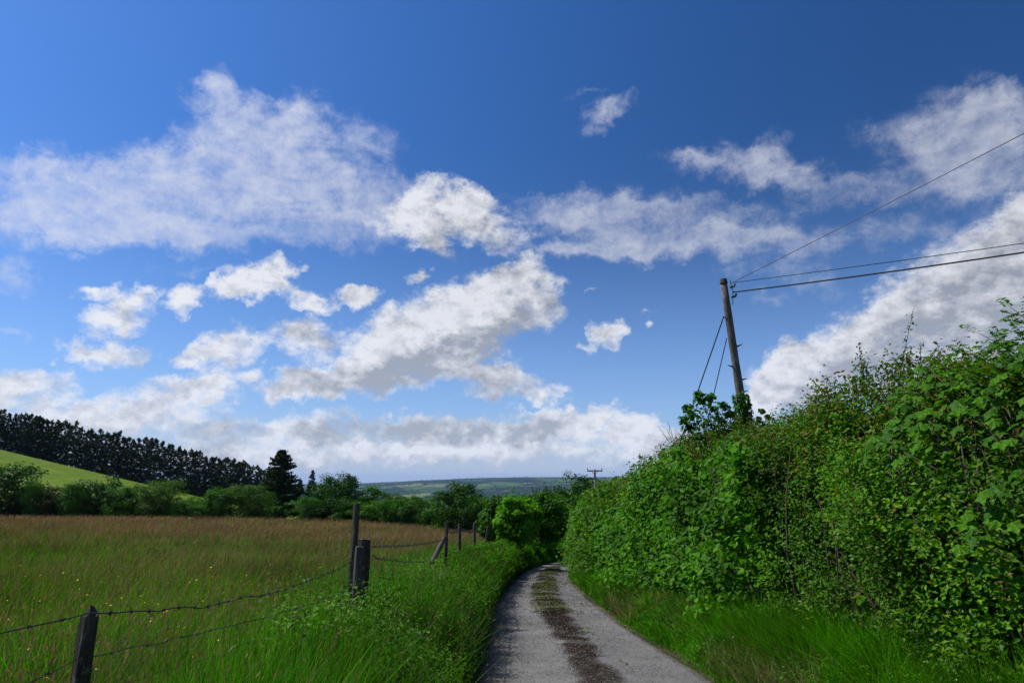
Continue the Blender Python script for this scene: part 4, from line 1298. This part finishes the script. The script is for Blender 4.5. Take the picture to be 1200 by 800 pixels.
for sx in (-1, 1):
    v_, f_ = tube_np([(sx * .5, 0, hgt - .05), (0, 0, hgt - .55)], [.03, .03], 4); link('brace', mesh_np('brace', v_, f_, M['steel']), fp)

# ------------------------------------------------------------------ the fence on the left bank
fence = empty('barbed_wire_fence', (-1.5, 6.5, float(land(-1.5, 6.5))))
tag(fence, 'old barbed wire fence with uneven wooden posts along the left bank', 'fence')
def post(top, foot, r0, r1, mat_, jag=.0, seg=9, square=False):
    top, foot = Vector(top), Vector(foot)
    n_ = 7
    pts = [foot.lerp(top, i / n_) - fence.location for i in range(n_ + 1)]
    v, f = tube_np(pts, [r1 + (r0 - r1) * i / n_ for i in range(n_ + 1)], seg)
    ph = random.random() * 9
    ring = np.arange(len(v)) % seg
    d_ = v.copy()
    v[:, 0] += (fbm(ring * 1.7 + ph, v[:, 2] * 3, 0, seed=8) - .5) * r0 * .5
    v[:, 1] += (fbm(ring * 1.7 + ph, v[:, 2] * 3, 4, seed=9) - .5) * r0 * .5
    if jag:
        lastr = slice(n_ * seg, (n_ + 1) * seg)
        v[lastr, 2] += np.array([random.uniform(-jag, jag * .6) for _ in range(seg)])
        v[-1, 2] -= jag
    return link('fence_post', mesh_np('fence_post', v, f, mat_, smooth=False), fence)
def foot_of(top, dx=0, dy=0, extra=.3):
    return Vector((top.x + dx, top.y + dy, float(land(top.x + dx, top.y + dy)) - extra))
PA = at(106, 716, 2.75); post(PA, foot_of(PA, -.03), .030, .038, M['post_wood'], .035, 10)
PA2 = at(97, 733, 2.80); post(PA2, foot_of(PA2, -.01), .016, .022, M['post_wood'], .03, 8)
PB = at(418.5, 590, 7.0); post(PB, foot_of(PB, -.05), .034, .042, M['post_wood'], .01)['label'] = 'tall round post'
PC = at(427.5, 631, 6.55); post(PC, foot_of(PC, -.04), .052, .056, M['post_wood'], .006)['label'] = 'thick sawn post stub'
PD = at(421, 640, 6.25); post(PD, foot_of(PD, -.04), .034, .040, M['post_grey'], .004)['label'] = 'short grey post'
PE = at(523.5, 611, 13.2); post(PE, foot_of(PE, -.03, .0, .2), .036, .04, M['post_wood'], .01)
PF = at(521, 630, 12.9); e = at(508, 655, 12.7); post(PF, PF + (e - PF) * 1.2, .040, .046, M['post_grey'], .01)['label'] = 'grey strut leaning against its post'
PG = at(538.5, 613, 18.0); post(PG, foot_of(PG), .042, .046, M['post_wood'], .01)
PH = at(556, 612, 24.5); post(PH, foot_of(PH), .045, .05, M['post_wood'], .01)
PI_ = at(572, 616, 34); post(PI_, foot_of(PI_, -.25), .055, .06, M['post_grey'], .01)['label'] = 'leaning far post'
PJ = at(581, 617, 38); post(PJ, foot_of(PJ), .06, .06, M['post_wood'], .01)
posts = [at(-420, 790, 1.5), PA + Vector((0, -.05, 0)), PC + Vector((0, -.06, 0)), PF, PG, PH, PI_, PJ]
def strand(p0, p1, sag, r_=.0028, barb=.13, wob=.005):
    p0, p1 = Vector(p0), Vector(p1)
    L = (p1 - p0).length; n_ = max(12, int(L / .12))
    pts = [p0.lerp(p1, i / n_) - Vector((0, 0, sag * 4 * (i / n_) * (1 - i / n_))) + Vector((random.gauss(0, wob), 0, random.gauss(0, wob))) * (0 < i < n_) for i in range(n_ + 1)]
    parts_ = [tube_np([q - fence.location for q in pts], [r_] * (n_ + 1), 4)]
    kb = int(L / barb) if barb else 0
    for j in range(1, kb):
        s = j / kb * n_; i0 = min(int(s), n_ - 1); c_ = pts[i0].lerp(pts[i0 + 1], s - i0) - fence.location
        for w_ in range(2):
            d_ = Vector((random.gauss(0, 1), random.gauss(0, 1), random.gauss(0, 1))).normalized() * r_ * 5.5
            parts_.append(tube_np([c_ - d_, c_ + d_], [r_ * .8, r_ * .4], 3, False))
        parts_.append(tube_np([c_ - (p1 - p0).normalized() * r_ * 3, c_ + (p1 - p0).normalized() * r_ * 3], [r_ * 2.1, r_ * 2.1], 4, False))
    return merge(parts_)
def top_pt(P, down): return Vector(P) - Vector((0, 0, down))
wires = [
 (at(-420, 830, 1.45), at(104, 718, 2.68), .0, .0024), (at(106, 718, 2.70), at(414, 657, 6.2), .09, .0028),
 (at(434, 651, 6.5), at(512, 655, 12.4), .05, .0034), (at(-420, 1040, 1.45), at(90, 772, 2.7), .0, .002),
 (at(104, 770, 2.72), at(414, 690, 6.2), .03, .0020),
 (at(434, 640, 6.6), at(520, 632, 12.8), .03, .004),
 (at(523, 622, 13.0), at(538, 620, 17.8), .05, .005), (at(538, 620, 17.8), at(556, 618, 24.3), .08, .006), (at(556, 618, 24.3), at(573, 622, 34), .1, .007)]
for (a_, b_, sg, r_) in wires:
    v_, f_ = strand(a_, b_, sg, r_)
    link('barbed_wire', mesh_np('barbed_wire', v_, f_, M['wire']), fence)
# sagging stock netting below the barbed wire
net = []
for (A, B, ta, tb) in ((PA, PD, .30, .42),):
    for j in range(5):
        net.append(strand(top_pt(A, ta + j * .15), top_pt(B, tb + j * .15), .04, .0013, 0, .008))
    m_ = 24
    for i in range(1, m_):
        s = i / m_
        a_ = top_pt(A, ta).lerp(top_pt(B, tb), s) - Vector((0, 0, .16 * s * (1 - s)))
        net.append(tube_np([a_ - fence.location, a_ - fence.location - Vector((random.gauss(0, .01), 0, .6))], [.0013, .0013], 3, False))
v_, f_ = merge(net)
tag(link('wire_netting', mesh_np('wire_netting', v_, f_, M['wire']), fence), kind='stuff')

# ------------------------------------------------------------------ grass
def blades_np(x, y, z, h, w, lean=(.25, .0), bend=.35, jitter=.28):
    n = len(x)
    h = np.broadcast_to(h, (n,)); w = np.broadcast_to(w, (n,))
    a = rng.random(n) * 6.283
    wx, wy = np.cos(a) * w * .5, np.sin(a) * w * .5
    lx_ = lean[0] + rng.normal(size=n) * jitter; ly_ = lean[1] + rng.normal(size=n) * jitter
    v = np.zeros((n, 5, 3), np.float32)
    for k_, (t_, sgn) in enumerate(((0, -1), (0, 1), (.55, 1), (.55, -1), (1.0, 0))):
        ww = 1.0 if t_ == 0 else .85
        b_ = t_ * .5 + bend * t_ * t_ * 1.6
        v[:, k_, 0] = x + sgn * wx * ww + lx_ * h * b_
        v[:, k_, 1] = y + sgn * wy * ww + ly_ * h * b_
        v[:, k_, 2] = z + h * t_ * (1 - .18 * t_ * np.minimum(1, np.hypot(lx_, ly_) * 1.5))
    o = (np.arange(n) * 5)[:, None]
    return v.reshape(-1, 3), [np.array([[0, 1, 2, 3]]) + o, np.array([[3, 2, 4]]) + o]

def mass(name, arrs, mat_, label, cat):
    v_, f_ = merge(arrs)
    return tag(link(name, mesh_np(name, v_, f_, mat_)), label, cat, kind='stuff')

def polar(n, r0, r1, a0, a1):
    r_ = np.exp(rng.uniform(math.log(r0), math.log(r1), n)); a_ = np.radians(rng.uniform(a0, a1, n))
    return r_ * np.sin(a_), r_ * np.cos(a_), r_

# meadow: green near, seed heads everywhere, thicker and browner far off
x, y, r_ = polar(200000, 2.4, 110, -50, 1)
k = (x < -1.75 - .25 * fbm(y, 0, seed=4)) & (y < 112)
x, y, r_ = x[k], y[k], r_[k]
tone = fbm(x * .25, y * .12, octv=3, seed=70)
browner = sstep(y + (tone - .5) * 40, 24, 46)
keep = rng.random(len(x)) > browner * .78
x, y, r_, tone = x[keep], y[keep], r_[keep], tone[keep]
hh = rng.uniform(.28, .60, len(x)) * (.8 + .5 * tone)
mass('meadow_grass', [blades_np(x, y, land(x, y), hh, np.maximum(.006, .0014 * r_), (.22, -.05), jitter=.34)], M['grass_meadow'], 'tall green meadow grass filling the field left of the fence', 'grass')
x, y, r_ = polar(95000, 2.6, 112, -50, 1)
k = (x < -1.75) & (y < 112)
x, y, r_ = x[k], y[k], r_[k]
tone = fbm(x * .25, y * .12, octv=3, seed=70)
k = rng.random(len(x)) < (.11 + .9 * sstep(y + (tone - .5) * 40, 9, 42) + .16 * (tone > .54)) * sstep(y, 1, 5)
x, y, r_ = x[k], y[k], r_[k]
z = land(x, y); hh = rng.uniform(.5, .82, len(x))
sw = np.maximum(.0022, .0005 * r_)
stalk = blades_np(x, y, z, hh, sw, (.22, -.05), jitter=.2)
tips = stalk[0].reshape(-1, 5, 3)[:, 4, :]
nr_ = rng.normal(size=tips.shape); nr_[:, 2] *= .2
hs_ = np.maximum(.035, .0019 * r_) * rng.uniform(.7, 1.3, len(x))
t3 = np.array([(0, 0, 0), (-.12, .45, .0), (0, 1, 0), (.12, .45, .0)])
# heads stand up along the stalk
n = len(x)
up = unit(np.stack([np.full(n, .35), np.full(n, -.05), np.full(n, 1.0)], 1) + rng.normal(size=(n, 3)) * .2)
bb = unit(np.cross(up, rng.normal(size=(n, 3))))
wd = np.maximum(.16, .14)
hv = tips[:, None, :] + hs_[:, None, None] * (t3[None, :, 0:1] * 1.0 * bb[:, None, :] + (t3[None, :, 1:2] - .55) * up[:, None, :])
off = (np.arange(n) * 4)[:, None]
mass('meadow_seed_heads', [stalk, (hv.reshape(-1, 3), [np.array([[0, 1, 2, 3]]) + off])], M['grass_seed'], 'reddish brown seed heads of the flowering meadow grass', 'grass')

# buttercups and other small flowers near the fence
def flowers(name, n, x0, x1, y0, y1, hmin, hmax, size_, mat_, label, cond=None):
    x = rng.uniform(x0, x1, n); y = rng.uniform(y0, y1, n) if y1 < 8 else np.exp(rng.uniform(math.log(y0), math.log(y1), n))
    k = x < -1.3 if cond is None else cond(x, y)
    k &= x > -y * 1.0 - 1
    x, y = x[k], y[k]
    z = land(x, y) + rng.uniform(hmin, hmax, len(x))
    r_ = np.hypot(x, y)
    pt = np.stack([x, y, z], 1)
    parts_ = []
    nn = rng.normal(size=pt.shape) * .4; nn[:, 2] += .9
    sz = size_ * np.maximum(1, r_ / 7) * rng.uniform(.7, 1.2, len(x))
    for q in range(3):
        parts_.append(leaves_np(pt + rng.normal(size=pt.shape) * .002, nn, sz, OVAL))
    return mass(name, parts_, mat_, label, 'flowers')
flowers('buttercups', 420, -9, -1.4, 2.6, 11, .42, .72, .014, M['petal_yellow'], 'small yellow buttercups dotted through the near meadow grass')
flowers('white_flowers', 180, -9, 3.6, 3, 12, .30, .6, .012, M['petal_white'], 'tiny white flowers among the grass of the banks', lambda x, y: (x < -.9) | (x > 2.6))

# lush left verge between the fence and the lane
def edge_l(y): return lane_c(y) - LW(y)
n = 135000
yv = np.exp(rng.uniform(math.log(2.0), math.log(62), n))
u = rng.random(n)
xl = -2.1 - .6 * rng.random(n) - .02 * yv - 2.2 * (1 - sstep(yv, 3, 11)) * rng.random(n)
xe = edge_l(yv) - .10 - .05 * fbm(yv * 3, 0, seed=2)
xv = xl + (xe - xl) * u ** .8
r_ = np.hypot(xv, yv)
tone = fbm(xv * .9, yv * .9, octv=3, seed=81)
hh = rng.uniform(.26, .74, n) * (.35 + 1.3 * tone) * (1 - .35 * (u > .93)) * (1.0 - .12 * sstep(yv, 14, 25))
mass('left_verge_grass', [blades_np(xv, yv, land(xv, yv), hh, np.maximum(.0065, .00155 * r_), (.05, -.06), bend=.2, jitter=.36)], M['grass_lush'], 'long lush green grass on the bank between fence and lane', 'grass')
# dry stalks and seed heads in it
n = 3200
yv = np.exp(rng.uniform(math.log(2.2), math.log(32), n)); xv = rng.uniform(-2.4, -.5, n)
zz = land(xv, yv); hh = rng.uniform(.6, 1.0, n)
st_ = blades_np(xv, yv, zz, hh, np.maximum(.0028, .0006 * yv), (.14, -.05), jitter=.22)
tips = st_[0].reshape(-1, 5, 3)[:, 4, :]
up = unit(np.stack([np.full(n, .4), np.full(n, 0.), np.full(n, 1.0)], 1) + rng.normal(size=(n, 3)) * .25)
bb = unit(np.cross(up, rng.normal(size=(n, 3))))
hs_ = np.maximum(.030, .0018 * yv) * rng.uniform(.6, 1.3, n)
hv = tips[:, None, :] + hs_[:, None, None] * (t3[None, :, 0:1] * .7 * bb[:, None, :] + (t3[None, :, 1:2] - .6) * up[:, None, :])
off = (np.arange(n) * 4)[:, None]
mass('bank_seed_heads', [st_, (hv.reshape(-1, 3), [np.array([[0, 1, 2, 3]]) + off])], M['grass_dry'], 'pale grass seed heads standing over the left bank', 'grass')
# leafy weeds in mounds on the bank
cs, rs = [], []
for i in range(620):
    y = math.exp(random.uniform(math.log(4.5), math.log(36)))
    x = float(edge_l(y)) - random.uniform(.05, 1.25)
    g = float(land(x, y))
    cs.append((x, y, g + random.uniform(.24, .70))); rs.append(random.uniform(.16, .34))
cs = np.array(cs)
co_, nr_ = clumps_np(cs, rs, 95, np.array([-1.0, 12, -2.0]), up=.8)
kk = co_[:, 2] > land(co_[:, 0], co_[:, 1])
co_, nr_ = co_[kk], nr_[kk]
mass('bank_weeds', [leaves_np(co_, nr_, np.maximum(.028, .0030 * co_[:, 1]) * rng.uniform(.7, 1.7, len(co_)), DIAMOND)], M['broad_light'], 'leafy weeds growing in mounds on the left bank', 'weeds')

# right verge
n = 58000
yv = np.exp(rng.uniform(math.log(3.2), math.log(44), n))
xr = lane_c(yv) + LW(yv) - .08 + .22 * fbm(yv * 1.3, 7, octv=3, seed=6)
u = rng.random(n)
xv = xr + (1.0 - .5 * sstep(yv, 14, 25)) * u
tone = fbm(xv * .9, yv * .9, octv=3, seed=91)
hh = rng.uniform(.08, .50, n) * (.25 + .75 * np.clip(u * 2.0, 0, 1)) * (.1 + 1.8 * tone)
r_ = np.hypot(xv, yv)
mass('right_verge_grass', [blades_np(xv, yv, land(xv, yv), hh, np.maximum(.006, .00135 * r_), (-.14, -.08), jitter=.4)], M['grass_lush'], 'rough green grass on the narrow verge below the hedge', 'grass')
n = 9000
yv = np.exp(rng.uniform(math.log(4), math.log(38), n)); u = rng.random(n)
xv = lane_c(yv) + LW(yv) + .05 + .85 * u
k = fbm(xv * 1.5, yv * .8, octv=3, seed=15) > .54
xv, yv = xv[k], yv[k]
mass('dry_verge_grass', [blades_np(xv, yv, land(xv, yv), rng.uniform(.2, .6, len(xv)), np.maximum(.005, .001 * yv), (-.2, 0), jitter=.4)], M['grass_dry'], 'straw coloured grass in tufts on the right verge', 'grass')
n = 16000
yv = rng.uniform(3.0, 9.5, n); u = rng.random(n)
xv = lane_c(yv) + LW(yv) + .45 + .65 * u
k = fbm(xv * 1.8, yv * 1.8, octv=3, seed=19) > .47
xv, yv = xv[k], yv[k]
mass('tall_verge_grass', [blades_np(xv, yv, land(xv, yv), rng.uniform(.3, .85, len(xv)), .0075, (-.25, -.1), bend=.3, jitter=.4)], M['grass_lush'], 'tall bright grass blades in clumps at the near foot of the hedge', 'grass')
# low weeds below the hedge
cs, rs = [], []
for i in range(420):
    y = math.exp(random.uniform(math.log(4.2), math.log(36)))
    x = float(lane_c(y) + LW(y)) + random.uniform(.2, .95)
    cs.append((x, y, float(land(x, y)) + random.uniform(.05, .28))); rs.append(random.uniform(.10, .26))
co_, nr_ = clumps_np(np.array(cs), rs, 70, np.array([3.5, 12, -2.0]), up=.8)
mass('hedge_foot_weeds', [leaves_np(co_, nr_, np.maximum(.034, .0036 * co_[:, 1]) * rng.uniform(.6, 1.3, len(co_)), DIAMOND)], M['broad_mid'], 'small leafy weeds along the foot of the hedge', 'weeds')

# ------------------------------------------------------------------ on the lane: loose chippings, debris and moss along the middle
t_box = (np.array([(-.5, -.4, 0), (.5, -.45, 0), (.45, .45, 0), (-.4, .5, 0), (-.2, -.2, .45), (.25, -.1, .5), (.1, .25, .4)]), [np.array([(0, 1, 5, 4)]), np.array([(1, 2, 5), (2, 6, 5), (2, 3, 6), (3, 4, 6), (3, 0, 4), (4, 5, 6)])])
t_chip = (np.array([(-.5, -.5, 0), (.5, -.3, 0), (-.1, .5, 0), (0, -.1, .5)]), [np.array([(0, 1, 3), (1, 2, 3), (2, 0, 3)])])
def on_lane(n, umin, umax, y0=5.5, y1=34, f=None):
    y = np.exp(rng.uniform(math.log(y0), math.log(y1), n)); u = rng.uniform(umin, umax, n)
    x = lane_c(y) + u * LW(y)
    return x, y, u
def flat_scatter(x, y, sz, tm, tilt=.25):
    nn = rng.normal(size=(len(x), 3)) * tilt; nn[:, 2] = 1
    z = lane_top(x, y) + .006
    return leaves_np(np.stack([x, y, z], 1), nn, sz, tm)
x, y, u = on_lane(26000, -.98, .98)
M['chip'] = leaf_mat('road_chippings', [(.10, .10, .10), (.22, .21, .20), (.36, .35, .33), (.16, .15, .14)], gloss=.2, trans=0.0, rough=.8, tint=(.6, .6, .62))
mass('loose_chippings', [flat_scatter(x, y, np.maximum(.006, .0011 * y) * rng.uniform(.5, 1.4, len(x)), t_chip)], M['chip'], 'loose grey stone chippings scattered on the lane surface', 'gravel')
x, y, u = on_lane(150000, -.5, .55)
c_ = np.abs(u - .03 + .0) ; wd = .18 + .15 * sstep(y, 8, 26)
nz = fbm(x * 2.4, y * 2.4, octv=4, seed=23)
k = (rng.random(len(x)) < np.exp(-(c_ / wd) ** 4) * sstep(nz, .36, .56))
x, y = x[k], y[k]
M['debris'] = leaf_mat('leaf_litter', [(.016, .008, .004), (.028, .013, .006), (.055, .028, .014), (.010, .005, .003)], gloss=.1, trans=0.0, rough=.88, tint=(.9, .9, .9))
mass('lane_debris', [flat_scatter(x, y, np.maximum(.011, .0013 * y) * rng.uniform(.6, 1.5, len(x)), DIAMOND, .6)], M['debris'], 'dark brown leaf litter along the middle of the lane', 'debris')
# moss and small grass in the middle strip
x, y, u = on_lane(9000, -.34, .38, 9, 36)
nz = fbm(x * 1.1 + 4, y * .55, octv=3, seed=33)
k = (nz > .56 - .09 * sstep(y, 14, 24)) & (rng.random(len(x)) < .6)
x, y = x[k], y[k]
M['moss'] = leaf_mat('moss_and_grass', [(.07, .085, .015), (.10, .12, .02), (.13, .11, .035), (.06, .10, .015)], gloss=.15, trans=.2)
mass('lane_moss', [blades_np(x, y, lane_top(x, y), rng.uniform(.015, .05, len(x)), np.maximum(.005, .0012 * y), (0, 0), jitter=.7)], M['moss'], 'patches of moss and short grass in the middle of the lane', 'moss')
# litter at the right edge
x, y, u = on_lane(9000, .86, 1.08, 6, 30)
mass('edge_litter', [flat_scatter(x, y, np.maximum(.012, .0014 * y) * rng.uniform(.5, 1.4, len(x)), DIAMOND, .5)], M['grass_dry'], 'dry straw and soil crumbs along the right edge of the lane', 'debris')

# ------------------------------------------------------------------ haze
def haze():
    x0, x1, y0, y1, z0, z1 = -14000, 14000, -3000, 17500, -420, 82
    v = np.array([(a, b, c) for a in (x0, x1) for b in (y0, y1) for c in (z0, z1)], float)
    f = np.array([(0, 1, 3, 2), (4, 6, 7, 5), (0, 4, 5, 1), (2, 3, 7, 6), (0, 2, 6, 4), (1, 5, 7, 3)])
    m, t, out = new_mat('haze')
    pv = t.n('ShaderNodeVolumePrincipled')
    pv.inputs['Color'].default_value = (.36, .58, 1.0, 1)
    pv.inputs['Density'].default_value = HAZE
    pv.inputs['Anisotropy'].default_value = 0.1
    t.l.new(pv.outputs[0], out.inputs['Volume'])
    o = link('haze', mesh_np('haze', v, f, m))
    tag(o, kind='stuff'); o['label'] = 'thin blue haze lying over the valley and the far hills'; o['category'] = 'haze'
HAZE = 0.000035
if HAZE: haze()
